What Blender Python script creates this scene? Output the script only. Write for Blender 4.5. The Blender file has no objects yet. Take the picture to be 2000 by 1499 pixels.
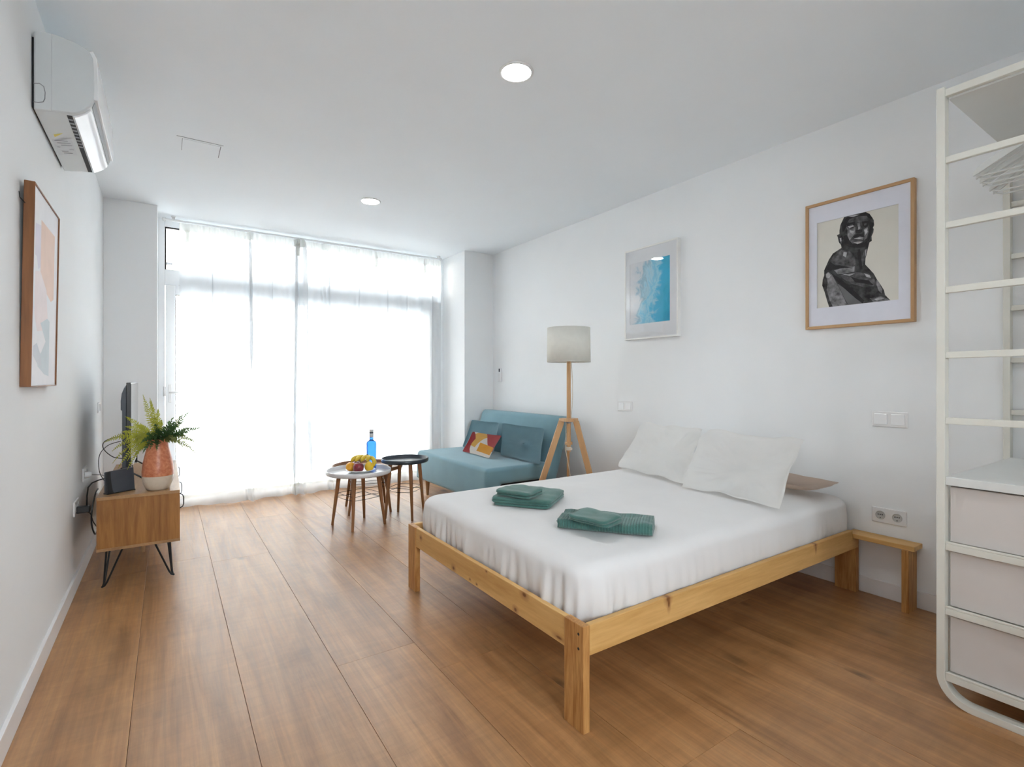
import bpy, math, random
from mathutils import Vector, Matrix, noise as mnoise
random.seed(7)
S = bpy.context.scene
COL = S.collection
PI = math.pi
V = Vector

# ------------------------------------------------------------------ camera, world, light, exposure
cam = bpy.data.cameras.new('camera')
cam.sensor_width = 36.0
cam.lens = 36.0 * 998.84 / 2000.0
cam.shift_y = -6.31 / 2000.0
cam.clip_start = 0.05
co = bpy.data.objects.new('camera', cam)
co.location = (0, 0, 1.2)
co.rotation_euler = (math.radians(90), 0, math.radians(-34.0047))
COL.objects.link(co)
S.camera = co

S.view_settings.view_transform = 'Standard'
S.view_settings.look = 'None'
S.view_settings.gamma = 1.0
S.view_settings.use_curve_mapping = False
S.view_settings.exposure = 2.68
S.cycles.max_bounces = 14
S.cycles.diffuse_bounces = 8
S.cycles.transparent_max_bounces = 16

wd = bpy.data.worlds.new('sky')
S.world = wd
wd.use_nodes = True
wn = wd.node_tree
bg = wn.nodes['Background']
SKY_STRENGTH = 4.1
LAMP_STRENGTH = 19.0
tc = wn.nodes.new('ShaderNodeTexCoord')
sepw = wn.nodes.new('ShaderNodeSeparateXYZ')
rampw = wn.nodes.new('ShaderNodeValToRGB')
rampw.color_ramp.elements[0].position = 0.0
rampw.color_ramp.elements[0].color = (0.93, 0.96, 1.0, 1)
rampw.color_ramp.elements[1].position = 1.0
rampw.color_ramp.elements[1].color = (0.78, 0.89, 1.0, 1)
wn.links.new(tc.outputs['Generated'], sepw.inputs[0])
wn.links.new(sepw.outputs['Z'], rampw.inputs['Fac'])
wn.links.new(rampw.outputs['Color'], bg.inputs['Color'])
bg.inputs['Strength'].default_value = SKY_STRENGTH

# daylight portals in the far window and the added rear window (guides sampling, gives no light of its own)
pl = bpy.data.lights.new('window_portal', 'AREA')
pl.shape = 'RECTANGLE'
pl.size = 2.9
pl.size_y = 2.7
po = bpy.data.objects.new('window_portal', pl)
po.location = (1.41, 5.97, 1.36)
po.rotation_euler = (math.radians(-90), 0, 0)
COL.objects.link(po)
pl.cycles.is_portal = True
pl2 = bpy.data.lights.new('fill_window_portal', 'AREA')
pl2.shape = 'RECTANGLE'
pl2.size = 1.1
pl2.size_y = 1.2
po2 = bpy.data.objects.new('fill_window_portal', pl2)
po2.location = (0.40, -1.78, 1.60)
po2.rotation_euler = (math.radians(90), 0, 0)
COL.objects.link(po2)
pl2.cycles.is_portal = True

XL, XR, H = -0.44, 3.29, 2.726
YB = -1.7
YW = 5.85

# ------------------------------------------------------------------ mesh helpers
class MB:
    def __init__(s):
        s.v = []
        s.f = []

    def add(s, vs, fs):
        n = len(s.v)
        s.v += [V(p) for p in vs]
        s.f += [tuple(i + n for i in f) for f in fs]
        return s

    def box(s, x0, x1, y0, y1, z0, z1):
        return s.add([(x0, y0, z0), (x1, y0, z0), (x1, y1, z0), (x0, y1, z0),
                      (x0, y0, z1), (x1, y0, z1), (x1, y1, z1), (x0, y1, z1)],
                     [(0, 3, 2, 1), (4, 5, 6, 7), (0, 1, 5, 4), (1, 2, 6, 5), (2, 3, 7, 6), (3, 0, 4, 7)])

    def bar(s, p0, p1, w, t, side=(0, 0, 1), taper=1.0):
        p0, p1 = V(p0), V(p1)
        d = (p1 - p0).normalized()
        a = d.cross(V(side))
        if a.length < 1e-4:
            a = d.cross(V((1, 0, 0)))
        a.normalize()
        b = d.cross(a).normalized()
        vs = []
        for p, k in ((p0, 1.0), (p1, taper)):
            for i, j in ((-1, -1), (1, -1), (1, 1), (-1, 1)):
                vs.append(p + a * (i * w * k / 2) + b * (j * t * k / 2))
        return s.add(vs, [(0, 1, 2, 3), (7, 6, 5, 4), (0, 4, 5, 1), (1, 5, 6, 2), (2, 6, 7, 3), (3, 7, 4, 0)])

    def tube(s, path, r, n=8, closed=False):
        path = [V(p) for p in path]
        m = len(path)
        rings = []
        up = V((0, 0, 1))
        prev = None
        for i in range(m):
            if closed:
                d = path[(i + 1) % m] - path[i - 1]
            else:
                d = path[min(i + 1, m - 1)] - path[max(i - 1, 0)]
            if d.length < 1e-9:
                d = V((0, 0, 1))
            d.normalize()
            if prev is None:
                a = d.cross(up)
                if a.length < 0.05:
                    a = d.cross(V((1, 0, 0)))
            else:
                a = prev - d * prev.dot(d)
            a.normalize()
            prev = a
            b = d.cross(a)
            rr = r[i] if isinstance(r, (list, tuple)) else r
            rings.append([path[i] + a * (rr * math.cos(2 * PI * k / n)) + b * (rr * math.sin(2 * PI * k / n)) for k in range(n)])
        vs = [p for rg in rings for p in rg]
        fs = []
        mm = m if closed else m - 1
        for i in range(mm):
            j = (i + 1) % m
            for k in range(n):
                k2 = (k + 1) % n
                fs.append((i * n + k, i * n + k2, j * n + k2, j * n + k))
        if not closed:
            fs.append(tuple(range(n - 1, -1, -1)))
            fs.append(tuple((m - 1) * n + k for k in range(n)))
        return s.add(vs, fs)

    def lathe(s, prof, c=(0, 0, 0), n=32, sy=1.0):
        vs, fs, idx = [], [], []
        for r, z in prof:
            if r < 1e-6:
                idx.append([len(vs)])
                vs.append((c[0], c[1], c[2] + z))
            else:
                b = len(vs)
                idx.append([b + k for k in range(n)])
                vs += [(c[0] + r * math.cos(2 * PI * k / n), c[1] + sy * r * math.sin(2 * PI * k / n), c[2] + z) for k in range(n)]
        for a, b in zip(idx, idx[1:]):
            for k in range(n):
                k2 = (k + 1) % n
                if len(a) == 1 and len(b) == 1:
                    continue
                if len(a) == 1:
                    fs.append((a[0], b[k2], b[k]))
                elif len(b) == 1:
                    fs.append((a[k], a[k2], b[0]))
                else:
                    fs.append((a[k], a[k2], b[k2], b[k]))
        return s.add(vs, fs)

    def prism(s, poly, fn, a0, a1):
        n = len(poly)
        vs = [fn(p, a0) for p in poly] + [fn(p, a1) for p in poly]
        fs = [tuple(range(n - 1, -1, -1)), tuple(range(n, 2 * n))]
        for k in range(n):
            k2 = (k + 1) % n
            fs.append((k, k2, n + k2, n + k))
        return s.add(vs, fs)

    def grid(s, fn, nu, nv, cu=False):
        vs = [fn(i / (nu if cu else nu - 1), j / (nv - 1)) for j in range(nv) for i in range(nu)]
        fs = []
        for j in range(nv - 1):
            for i in range(nu if cu else nu - 1):
                i2 = (i + 1) % nu
                fs.append((j * nu + i, j * nu + i2, (j + 1) * nu + i2, (j + 1) * nu + i))
        return s.add(vs, fs)

    def xf(s, M):
        s.v = [M @ p for p in s.v]
        return s


def root_loc(o):
    p = V((0, 0, 0))
    while o is not None:
        p = p + o.location
        o = o.parent
    return p


def part(name, mb, mat, parent=None, smooth=False, bevel=0.0, loc=None, seg=2, autos=None, fixn=True):
    """link mb (world coordinates) as ONE mesh object; loc = its origin when top-level"""
    me = bpy.data.meshes.new(name)
    org = root_loc(parent) if parent is not None else V(loc if loc is not None else (0, 0, 0))
    me.from_pydata([tuple(p - org) for p in mb.v], [], mb.f)
    if fixn:
        import bmesh
        b = bmesh.new()
        b.from_mesh(me)
        bmesh.ops.recalc_face_normals(b, faces=b.faces)
        b.to_mesh(me)
        b.free()
    me.materials.append(mat)
    o = bpy.data.objects.new(name, me)
    COL.objects.link(o)
    if parent is not None:
        o.parent = parent
    else:
        o.location = org
    if smooth:
        for p in me.polygons:
            p.use_smooth = True
    if autos:
        me.set_sharp_from_angle(angle=math.radians(autos))
    if bevel > 0:
        m = o.modifiers.new('bevel', 'BEVEL')
        m.width = bevel
        m.segments = seg
        m.limit_method = 'ANGLE'
        m.angle_limit = math.radians(40)
    me.update()
    return o


def thing(name, label, cat, loc, group=None):
    o = bpy.data.objects.new(name, None)
    o.empty_display_size = 0.1
    o.location = loc
    COL.objects.link(o)
    return tag(o, label, cat, group)


def tag(o, label, cat, group=None):
    o['label'] = label
    o['category'] = cat
    if group:
        o['group'] = group
    return o


def struct(o):
    o['kind'] = 'structure'
    return o


def structure_empty(name, loc):
    o = bpy.data.objects.new(name, None)
    o.location = loc
    COL.objects.link(o)
    return struct(o)


# ------------------------------------------------------------------ materials
def L(h):
    """sRGB 0-255 triple -> linear"""
    return tuple((c / 255 / 12.92) if c / 255 <= 0.04045 else ((c / 255 + 0.055) / 1.055) ** 2.4 for c in h) + (1.0,)


def base(name):
    m = bpy.data.materials.new(name)
    m.use_nodes = True
    nt = m.node_tree
    return m, nt, nt.nodes['Principled BSDF'], nt.nodes.new


def mat(name, col, rough=0.5, var=0.06, scale=6.0, bump=0.0, bscale=60.0, metal=0.0, spec=0.5, sheen=0.0, stretch=(1, 1, 1)):
    m, nt, b, N = base(name)
    c = tuple(col[:3])
    t = N('ShaderNodeTexCoord')
    mp = N('ShaderNodeMapping')
    mp.inputs['Scale'].default_value = stretch
    nt.links.new(t.outputs['Object'], mp.inputs[0])
    nz = N('ShaderNodeTexNoise')
    nz.inputs['Scale'].default_value = scale
    nz.inputs['Detail'].default_value = 4
    nt.links.new(mp.outputs[0], nz.inputs['Vector'])
    r = N('ShaderNodeValToRGB')
    r.color_ramp.elements[0].position = 0.3
    r.color_ramp.elements[1].position = 0.7
    r.color_ramp.elements[0].color = tuple(x * (1 - var) for x in c) + (1,)
    r.color_ramp.elements[1].color = tuple(min(1, x * (1 + var)) for x in c) + (1,)
    nt.links.new(nz.outputs['Fac'], r.inputs['Fac'])
    nt.links.new(r.outputs['Color'], b.inputs['Base Color'])
    b.inputs['Roughness'].default_value = rough
    b.inputs['Metallic'].default_value = metal
    b.inputs['Specular IOR Level'].default_value = spec
    if sheen:
        b.inputs['Sheen Weight'].default_value = sheen
    if bump:
        n2 = N('ShaderNodeTexNoise')
        n2.inputs['Scale'].default_value = bscale
        n2.inputs['Detail'].default_value = 3
        nt.links.new(mp.outputs[0], n2.inputs['Vector'])
        bp = N('ShaderNodeBump')
        bp.inputs['Strength'].default_value = bump
        bp.inputs['Distance'].default_value = 0.002
        nt.links.new(n2.outputs['Fac'], bp.inputs['Height'])
        nt.links.new(bp.outputs[0], b.inputs['Normal'])
    return m


def wood(name, dark, light, axis, rough=0.45, fine=1.0, knots=0.0, knotcol=(0.12, 0.05, 0.02), spec=0.4, rnd=True, rings=0.6, knotscale=(5, 1.6)):
    """grain runs along axis ('X','Y','Z'); every board gets its own offset"""
    m, nt, b, N = base(name)
    t = N('ShaderNodeTexCoord')
    oi = N('ShaderNodeObjectInfo')
    mp = N('ShaderNodeMapping')
    k = {'X': (1.2, 14, 14), 'Y': (14, 1.2, 14), 'Z': (14, 14, 1.2)}[axis]
    mp.inputs['Scale'].default_value = tuple(q * fine for q in k)
    off = N('ShaderNodeVectorMath')
    off.operation = 'ADD'
    nt.links.new(t.outputs['Object'], off.inputs[0])
    sc = N('ShaderNodeMath')
    sc.operation = 'MULTIPLY'
    sc.inputs[1].default_value = 13.7 if rnd else 0.0
    nt.links.new(oi.outputs['Random'], sc.inputs[0])
    nt.links.new(sc.outputs[0], off.inputs[1])
    nt.links.new(off.outputs[0], mp.inputs[0])
    n1 = N('ShaderNodeTexNoise')
    n1.inputs['Scale'].default_value = 1.0
    n1.inputs['Detail'].default_value = 6
    n1.inputs['Roughness'].default_value = 0.6
    n1.inputs['Distortion'].default_value = rings
    nt.links.new(mp.outputs[0], n1.inputs['Vector'])
    n2 = N('ShaderNodeTexNoise')
    n2.inputs['Scale'].default_value = 7.0
    n2.inputs['Detail'].default_value = 3
    nt.links.new(mp.outputs[0], n2.inputs['Vector'])
    mx = N('ShaderNodeMix')
    mx.data_type = 'FLOAT'
    mx.inputs[0].default_value = 0.3
    nt.links.new(n1.outputs['Fac'], mx.inputs[2])
    nt.links.new(n2.outputs['Fac'], mx.inputs[3])
    r = N('ShaderNodeValToRGB')
    r.color_ramp.elements[0].position = 0.32
    r.color_ramp.elements[1].position = 0.68
    r.color_ramp.elements[0].color = tuple(dark[:3]) + (1,)
    r.color_ramp.elements[1].color = tuple(light[:3]) + (1,)
    nt.links.new(mx.outputs[0], r.inputs['Fac'])
    out = r.outputs['Color']
    if knots > 0:
        mk = N('ShaderNodeMapping')
        a, bb = knotscale
        mk.inputs['Scale'].default_value = {'X': (bb, a, a), 'Y': (a, bb, a), 'Z': (a, a, bb)}[axis]
        nt.links.new(off.outputs[0], mk.inputs[0])
        vo = N('ShaderNodeTexVoronoi')
        vo.inputs['Scale'].default_value = 1.0
        nt.links.new(mk.outputs[0], vo.inputs['Vector'])
        kr = N('ShaderNodeMapRange')
        kr.inputs['From Min'].default_value = 0.02
        kr.inputs['From Max'].default_value = 0.05 + 0.05 * knots
        kr.inputs['To Min'].default_value = min(1.0, 0.9 * knots + 0.1)
        kr.inputs['To Max'].default_value = 0.0
        nt.links.new(vo.outputs['Distance'], kr.inputs['Value'])
        kx = N('ShaderNodeMix')
        kx.data_type = 'RGBA'
        kx.inputs[7].default_value = tuple(knotcol[:3]) + (1,)
        nt.links.new(kr.outputs[0], kx.inputs[0])
        nt.links.new(out, kx.inputs[6])
        out = kx.outputs[2]
    nt.links.new(out, b.inputs['Base Color'])
    b.inputs['Roughness'].default_value = rough
    b.inputs['Specular IOR Level'].default_value = spec
    bp = N('ShaderNodeBump')
    bp.inputs['Strength'].default_value = 0.08
    bp.inputs['Distance'].default_value = 0.001
    nt.links.new(n2.outputs['Fac'], bp.inputs['Height'])
    nt.links.new(bp.outputs[0], b.inputs['Normal'])
    return m


def knots_at(m, root, spots, col, halo=(0.30, 0.13, 0.045)):
    """single knots where the boards have them: (centre, half sizes)"""
    nt = m.node_tree
    N = nt.nodes.new
    b = nt.nodes['Principled BSDF']
    src = b.inputs['Base Color'].links[0].from_socket
    t = N('ShaderNodeTexCoord')
    for c, h in spots:
        su = N('ShaderNodeVectorMath')
        su.operation = 'SUBTRACT'
        su.inputs[1].default_value = tuple(V(c) - V(root))
        nt.links.new(t.outputs['Object'], su.inputs[0])
        di = N('ShaderNodeVectorMath')
        di.operation = 'DIVIDE'
        di.inputs[1].default_value = h
        nt.links.new(su.outputs[0], di.inputs[0])
        ln = N('ShaderNodeVectorMath')
        ln.operation = 'LENGTH'
        nt.links.new(di.outputs[0], ln.inputs[0])
        for lo, hi, k, cc in ((1.0, 2.6, 0.55, halo), (0.5, 1.0, 0.9, col)):
            mr = N('ShaderNodeMapRange')
            mr.inputs['From Min'].default_value = lo
            mr.inputs['From Max'].default_value = hi
            mr.inputs['To Min'].default_value = k
            mr.inputs['To Max'].default_value = 0.0
            nt.links.new(ln.outputs['Value'], mr.inputs['Value'])
            mx = N('ShaderNodeMix')
            mx.data_type = 'RGBA'
            mx.inputs[7].default_value = tuple(cc) + (1,)
            nt.links.new(mr.outputs[0], mx.inputs[0])
            nt.links.new(src, mx.inputs[6])
            src = mx.outputs[2]
    nt.links.new(src, b.inputs['Base Color'])
    return m


def emit(name, col, strength):
    m, nt, b, N = base(name)
    b.inputs['Base Color'].default_value = (0.8, 0.8, 0.8, 1)
    b.inputs['Emission Color'].default_value = tuple(col[:3]) + (1,)
    b.inputs['Emission Strength'].default_value = strength
    return m


def glassy(name, tint=(1, 1, 1), gloss=1.0, ior=1.45, rough=0.0):
    """thin pane: clear, with fresnel reflection"""
    m = bpy.data.materials.new(name)
    m.use_nodes = True
    nt = m.node_tree
    for n in list(nt.nodes):
        if n.type == 'BSDF_PRINCIPLED':
            nt.nodes.remove(n)
    N = nt.nodes.new
    tr = N('ShaderNodeBsdfTransparent')
    tr.inputs[0].default_value = tuple(tint[:3]) + (1,)
    gl = N('ShaderNodeBsdfGlossy')
    gl.inputs['Roughness'].default_value = rough
    fr = N('ShaderNodeFresnel')
    fr.inputs['IOR'].default_value = ior
    mu = N('ShaderNodeMath')
    mu.operation = 'MULTIPLY'
    mu.inputs[1].default_value = gloss
    nt.links.new(fr.outputs[0], mu.inputs[0])
    mx = N('ShaderNodeMixShader')
    nt.links.new(mu.outputs[0], mx.inputs[0])
    nt.links.new(tr.outputs[0], mx.inputs[1])
    nt.links.new(gl.outputs[0], mx.inputs[2])
    nt.links.new(mx.outputs[0], nt.nodes['Material Output'].inputs[0])
    return m


def sheer(name, col, clear, clear_edge, weave=900):
    """thin woven cloth: part see-through, part translucent, denser where seen edge-on"""
    m = bpy.data.materials.new(name)
    m.use_nodes = True
    nt = m.node_tree
    for n in list(nt.nodes):
        if n.type == 'BSDF_PRINCIPLED':
            nt.nodes.remove(n)
    N = nt.nodes.new
    tr = N('ShaderNodeBsdfTransparent')
    tl = N('ShaderNodeBsdfTranslucent')
    df = N('ShaderNodeBsdfDiffuse')
    tl.inputs[0].default_value = col
    df.inputs[0].default_value = col
    m1 = N('ShaderNodeMixShader')
    m1.inputs[0].default_value = 0.45
    nt.links.new(tl.outputs[0], m1.inputs[1])
    nt.links.new(df.outputs[0], m1.inputs[2])
    lw = N('ShaderNodeLayerWeight')
    lw.inputs['Blend'].default_value = 0.35
    t = N('ShaderNodeTexCoord')
    nz = N('ShaderNodeTexNoise')
    nz.inputs['Scale'].default_value = 3.0
    nt.links.new(t.outputs['Object'], nz.inputs['Vector'])
    mr = N('ShaderNodeMapRange')
    mr.inputs['To Min'].default_value = 1 - clear
    mr.inputs['To Max'].default_value = 1 - clear_edge
    nt.links.new(lw.outputs['Facing'], mr.inputs['Value'])
    ad = N('ShaderNodeMath')
    ad.operation = 'MULTIPLY_ADD'
    ad.inputs[1].default_value = 0.06
    nt.links.new(nz.outputs['Fac'], ad.inputs[0])
    nt.links.new(mr.outputs[0], ad.inputs[2])
    m2 = N('ShaderNodeMixShader')
    nt.links.new(ad.outputs[0], m2.inputs[0])
    nt.links.new(tr.outputs[0], m2.inputs[1])
    nt.links.new(m1.outputs[0], m2.inputs[2])
    nt.links.new(m2.outputs[0], nt.nodes['Material Output'].inputs[0])
    return m


def leaf_mat(name, a, b_, rough=0.55, var=0.3):
    m = mat(name, a, rough, var, 26)
    bs = m.node_tree.nodes['Principled BSDF']
    bs.inputs['Subsurface Weight'].default_value = 0.0
    nt_ = m.node_tree
    N_ = nt_.nodes.new
    tl_ = N_('ShaderNodeBsdfTranslucent')
    tl_.inputs[0].default_value = tuple(b_[:3]) + (1,)
    mx_ = N_('ShaderNodeMixShader')
    mx_.inputs[0].default_value = 0.35
    nt_.links.new(bs.outputs[0], mx_.inputs[1])
    nt_.links.new(tl_.outputs[0], mx_.inputs[2])
    nt_.links.new(mx_.outputs[0], nt_.nodes['Material Output'].inputs[0])
    return m


M = {}
M['wall'] = mat('wall_paint', (0.835, 0.85, 0.86), 0.85, 0.012, 2.0, 0.05, 220, spec=0.2)
M['ceil'] = mat('ceiling_paint', (0.84, 0.875, 0.905), 0.9, 0.01, 2.0, 0.03, 200, spec=0.15)
M['skirt'] = mat('skirting_paint', (0.80, 0.79, 0.79), 0.4, 0.015, 5)
M['pvc'] = mat('white_window_frame', (0.87, 0.89, 0.91), 0.35, 0.02, 4)
M['plastic'] = mat('white_plastic', (0.78, 0.78, 0.78), 0.35, 0.02, 8)
M['plastic_g'] = mat('white_glossy_plastic', (0.86, 0.87, 0.88), 0.15, 0.015, 6)
M['black'] = mat('black_plastic', (0.012, 0.013, 0.015), 0.35, 0.2, 20)
M['blackm'] = mat('black_wire', (0.010, 0.010, 0.011), 0.4, 0.2, 30, metal=0.3)
M['dark'] = mat('dark_slot', (0.015, 0.016, 0.018), 0.7, 0.2, 20)
M['darkgrey'] = mat('dark_grey_plastic', (0.055, 0.065, 0.082), 0.45, 0.1, 15)
M['grey'] = mat('grey_plastic', (0.30, 0.31, 0.33), 0.4, 0.05, 15)
M['groove'] = mat('hatch_gap', (0.25, 0.25, 0.26), 0.9, 0.1, 20)


def floor_mat():
    m, nt, b, N = base('oak_plank')
    t = N('ShaderNodeTexCoord')
    oi = N('ShaderNodeObjectInfo')
    sc = N('ShaderNodeMath')
    sc.operation = 'MULTIPLY'
    sc.inputs[1].default_value = 37.0
    nt.links.new(oi.outputs['Random'], sc.inputs[0])
    off = N('ShaderNodeVectorMath')
    off.operation = 'ADD'
    nt.links.new(t.outputs['Object'], off.inputs[0])
    nt.links.new(sc.outputs[0], off.inputs[1])

    def nz(scale, detail=4, dist=0.0, rough=0.55):
        mp = N('ShaderNodeMapping')
        mp.inputs['Scale'].default_value = scale
        nt.links.new(off.outputs[0], mp.inputs[0])
        n = N('ShaderNodeTexNoise')
        n.inputs['Scale'].default_value = 1.0
        n.inputs['Detail'].default_value = detail
        n.inputs['Distortion'].default_value = dist
        n.inputs['Roughness'].default_value = rough
        nt.links.new(mp.outputs[0], n.inputs['Vector'])
        return n.outputs['Fac']
    grain = nz((75, 2.4, 1), 6, 0.3, 0.65)
    broad = nz((10, 0.9, 1), 7, 1.0, 0.6)
    cross = nz((4.5, 22, 1), 6, 0.9, 0.65)
    stain = nz((3.2, 1.6, 1), 3, 1.2)

    def mapr(inp, a, b_, lo, hi):
        r = N('ShaderNodeMapRange')
        r.inputs['From Min'].default_value = a
        r.inputs['From Max'].default_value = b_
        r.inputs['To Min'].default_value = lo
        r.inputs['To Max'].default_value = hi
        nt.links.new(inp, r.inputs['Value'])
        return r.outputs[0]

    def mul(a, b_):
        q = N('ShaderNodeMath')
        q.operation = 'MULTIPLY'
        for i, z in enumerate((a, b_)):
            if isinstance(z, float):
                q.inputs[i].default_value = z
            else:
                nt.links.new(z, q.inputs[i])
        return q.outputs[0]
    ramp = N('ShaderNodeValToRGB')
    e = ramp.color_ramp.elements
    e[0].position = 0.30
    e[0].color = (0.265, 0.118, 0.040, 1)
    e[1].position = 0.72
    e[1].color = (0.48, 0.255, 0.105, 1)
    q = ramp.color_ramp.elements.new(0.5)
    q.color = (0.385, 0.190, 0.072, 1)
    nt.links.new(broad, ramp.inputs['Fac'])
    f = mul(mapr(grain, 0.3, 0.7, 0.80, 1.16), mapr(cross, 0.33, 0.64, 0.90, 1.06))
    f = mul(f, mapr(stain, 0.28, 0.44, 0.78, 1.0))
    f = mul(f, mapr(oi.outputs['Random'], 0, 1, 0.92, 1.06))
    # knots
    mk = N('ShaderNodeMapping')
    mk.inputs['Scale'].default_value = (4.2, 2.1, 1)
    nt.links.new(off.outputs[0], mk.inputs[0])
    vo = N('ShaderNodeTexVoronoi')
    vo.inputs['Scale'].default_value = 1.0
    nt.links.new(mk.outputs[0], vo.inputs['Vector'])
    ck = N('ShaderNodeSeparateColor')
    nt.links.new(vo.outputs['Color'], ck.inputs[0])
    size = mapr(ck.outputs[0], 0.35, 1.0, 0.0, 0.15)
    dv = N('ShaderNodeMath')
    dv.operation = 'SUBTRACT'
    nt.links.new(size, dv.inputs[0])
    nt.links.new(vo.outputs['Distance'], dv.inputs[1])
    kn = mapr(dv.outputs[0], -0.04, 0.08, 1.0, 0.34)
    f = mul(f, kn)
    mx = N('ShaderNodeMix')
    mx.data_type = 'RGBA'
    mx.blend_type = 'MULTIPLY'
    mx.inputs[0].default_value = 1.0
    nt.links.new(ramp.outputs['Color'], mx.inputs[6])
    cb = N('ShaderNodeCombineColor')
    for i in range(3):
        nt.links.new(f, cb.inputs[i])
    nt.links.new(cb.outputs[0], mx.inputs[7])
    nt.links.new(mx.outputs[2], b.inputs['Base Color'])
    nt.links.new(mapr(grain, 0.3, 0.7, 0.34, 0.44), b.inputs['Roughness'])
    b.inputs['Specular IOR Level'].default_value = 0.8
    bp = N('ShaderNodeBump')
    bp.inputs['Strength'].default_value = 0.10
    bp.inputs['Distance'].default_value = 0.001
    nt.links.new(grain, bp.inputs['Height'])
    nt.links.new(bp.outputs[0], b.inputs['Normal'])
    return m


M['floor'] = floor_mat()
M['subfloor'] = mat('plank_joint', (0.05, 0.027, 0.014), 0.9, 0.1, 10)

# ------------------------------------------------------------------ room shell
fl = struct(part('floor', MB().box(XL - 0.1, XR + 0.1, YB - 0.1, 6.0, -0.08, -0.010), M['subfloor']))
xs = [-0.4525, -0.106, 0.2440, 0.5905, 0.9370, 1.2800, 1.6320, 1.9780, 2.3250, 2.6715, 3.0180, 3.29]
starts = {0: 1.2, 1: 1.3, 2: 1.15, 3: 2.188, 4: 1.93, 5: 1.02, 6: -0.2, 7: 0.25, 8: 1.6, 9: -0.7, 10: 0.9}
PLK = 2.75
for i in range(len(xs) - 1):
    y = starts.get(i, random.uniform(-1.5, 0.5))
    while y > YB:
        y -= PLK
    while y < 5.98:
        a, b_ = max(y, YB), min(y + PLK, 5.98)
        if b_ - a > 0.02:
            mb = MB().box(xs[i] + 0.0007, xs[i + 1] - 0.0007, a + 0.0003, b_ - 0.0003, -0.0095, 0.0)
            part('plank', mb, M['floor'], fl, bevel=0.0006, seg=1)
        y += PLK

struct(part('ceiling', MB().box(XL - 0.1, XR + 0.1, YB - 0.1, 6.0, H, H + 0.1), M['ceil']))
struct(part('wall_left', MB().box(XL - 0.1, XL, YB - 0.1, 6.0, -0.08, H), M['wall']))
struct(part('wall_right', MB().box(XR, XR + 0.1, YB - 0.1, 6.0, -0.08, H), M['wall']))
RX0, RX1, RZ0, RZ1 = -0.15, 0.95, 1.0, 2.2      # opening for the added fill window, unseen behind the viewpoint
struct(part('wall_back', MB().box(XL, RX0, YB - 0.1, YB, -0.08, H).box(RX1, XR, YB - 0.1, YB, -0.08, H).box(RX0, RX1, YB - 0.1, YB, -0.08, RZ0).box(RX0, RX1, YB - 0.1, YB, RZ1, H), M['wall']))
struct(part('wall_far_left', MB().box(XL, -0.07, 5.43, 6.0, 0, H), M['wall'], bevel=0.003))
struct(part('wall_far_right', MB().box(2.894, XR, 5.285, 6.0, 0, H), M['wall'], bevel=0.003))
struct(part('baseboard_left', MB().box(XL, XL + 0.014, YB, 5.43, 0, 0.088), M['skirt'], bevel=0.002))
struct(part('baseboard_right', MB().box(XR - 0.014, XR, YB, 5.285, 0, 0.088), M['skirt'], bevel=0.002))
struct(part('baseboard_far_left', MB().box(XL + 0.014, -0.07, 5.416, 5.43, 0, 0.088), M['skirt'], bevel=0.002))
struct(part('baseboard_far_right', MB().box(2.894, XR - 0.014, 5.271, 5.285, 0, 0.088), M['skirt'], bevel=0.002))

# window wall: fixed top light (window_1) over a glazed door (door_1)
M['pane'] = glassy('clear_glass', (0.97, 0.985, 0.98))
w1 = structure_empty('window_1', (1.41, YW, 2.1))
part('window_frame', MB().box(-0.07, -0.017, YW - 0.015, YW + 0.075, 0, H - 0.001), M['pvc'], w1, bevel=0.003)
part('window_frame', MB().box(2.835, 2.894, YW - 0.015, YW + 0.075, 0, H - 0.001), M['pvc'], w1, bevel=0.003)
part('window_frame', MB().box(-0.017, 2.835, YW - 0.015, YW + 0.075, 2.655, H - 0.001), M['pvc'], w1, bevel=0.003)
part('transom', MB().box(-0.017, 2.835, YW - 0.015, YW + 0.075, 2.105, 2.248), M['pvc'], w1, bevel=0.003)
mb = MB()
for a in (-0.017, 2.829):
    mb.box(a - (0.006 if a > 1 else 0), a + (0.006 if a > 1 else 0.012), YW + 0.0, YW + 0.03, 2.248, 2.655)
for a in (2.248, 2.649):
    mb.box(-0.005, 2.823, YW + 0.0, YW + 0.03, a - (0.005 if a > 2.5 else 0), a + 0.006)
part('glazing_seal', mb, M['dark'], w1)
part('pane', MB().box(-0.012, 2.83, YW + 0.022, YW + 0.028, 2.252, 2.651), M['pane'], w1)
d1 = structure_empty('door_1', (1.41, YW, 0.0))
part('stile', MB().box(-0.013, 0.066, YW - 0.03, YW + 0.05, 0.004, 2.10), M['pvc'], d1, bevel=0.004)
part('stile', MB().box(2.645, 2.831, YW - 0.03, YW + 0.05, 0.004, 2.10), M['pvc'], d1, bevel=0.004)
part('top_rail', MB().box(0.066, 2.645, YW - 0.03, YW + 0.05, 2.018, 2.10), M['pvc'], d1, bevel=0.004)
part('bottom_rail', MB().box(0.066, 2.645, YW - 0.03, YW + 0.05, 0.004, 0.09), M['pvc'], d1, bevel=0.004)
mb = MB()
mb.box(0.066, 0.072, YW + 0.005, YW + 0.015, 0.09, 2.018)
mb.box(2.637, 2.645, YW + 0.005, YW + 0.015, 0.09, 2.018)
mb.box(0.072, 2.637, YW + 0.005, YW + 0.015, 2.012, 2.018)
part('glazing_seal', mb, M['dark'], d1)
part('pane', MB().box(0.07, 2.641, YW + 0.007, YW + 0.013, 0.09, 2.014), M['pane'], d1)
mb = MB().box(0.012, 0.036, YW - 0.036, YW - 0.028, 0.99, 1.16)
hd = part('door_handle', mb, M['plastic'], d1, bevel=0.003)
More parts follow.
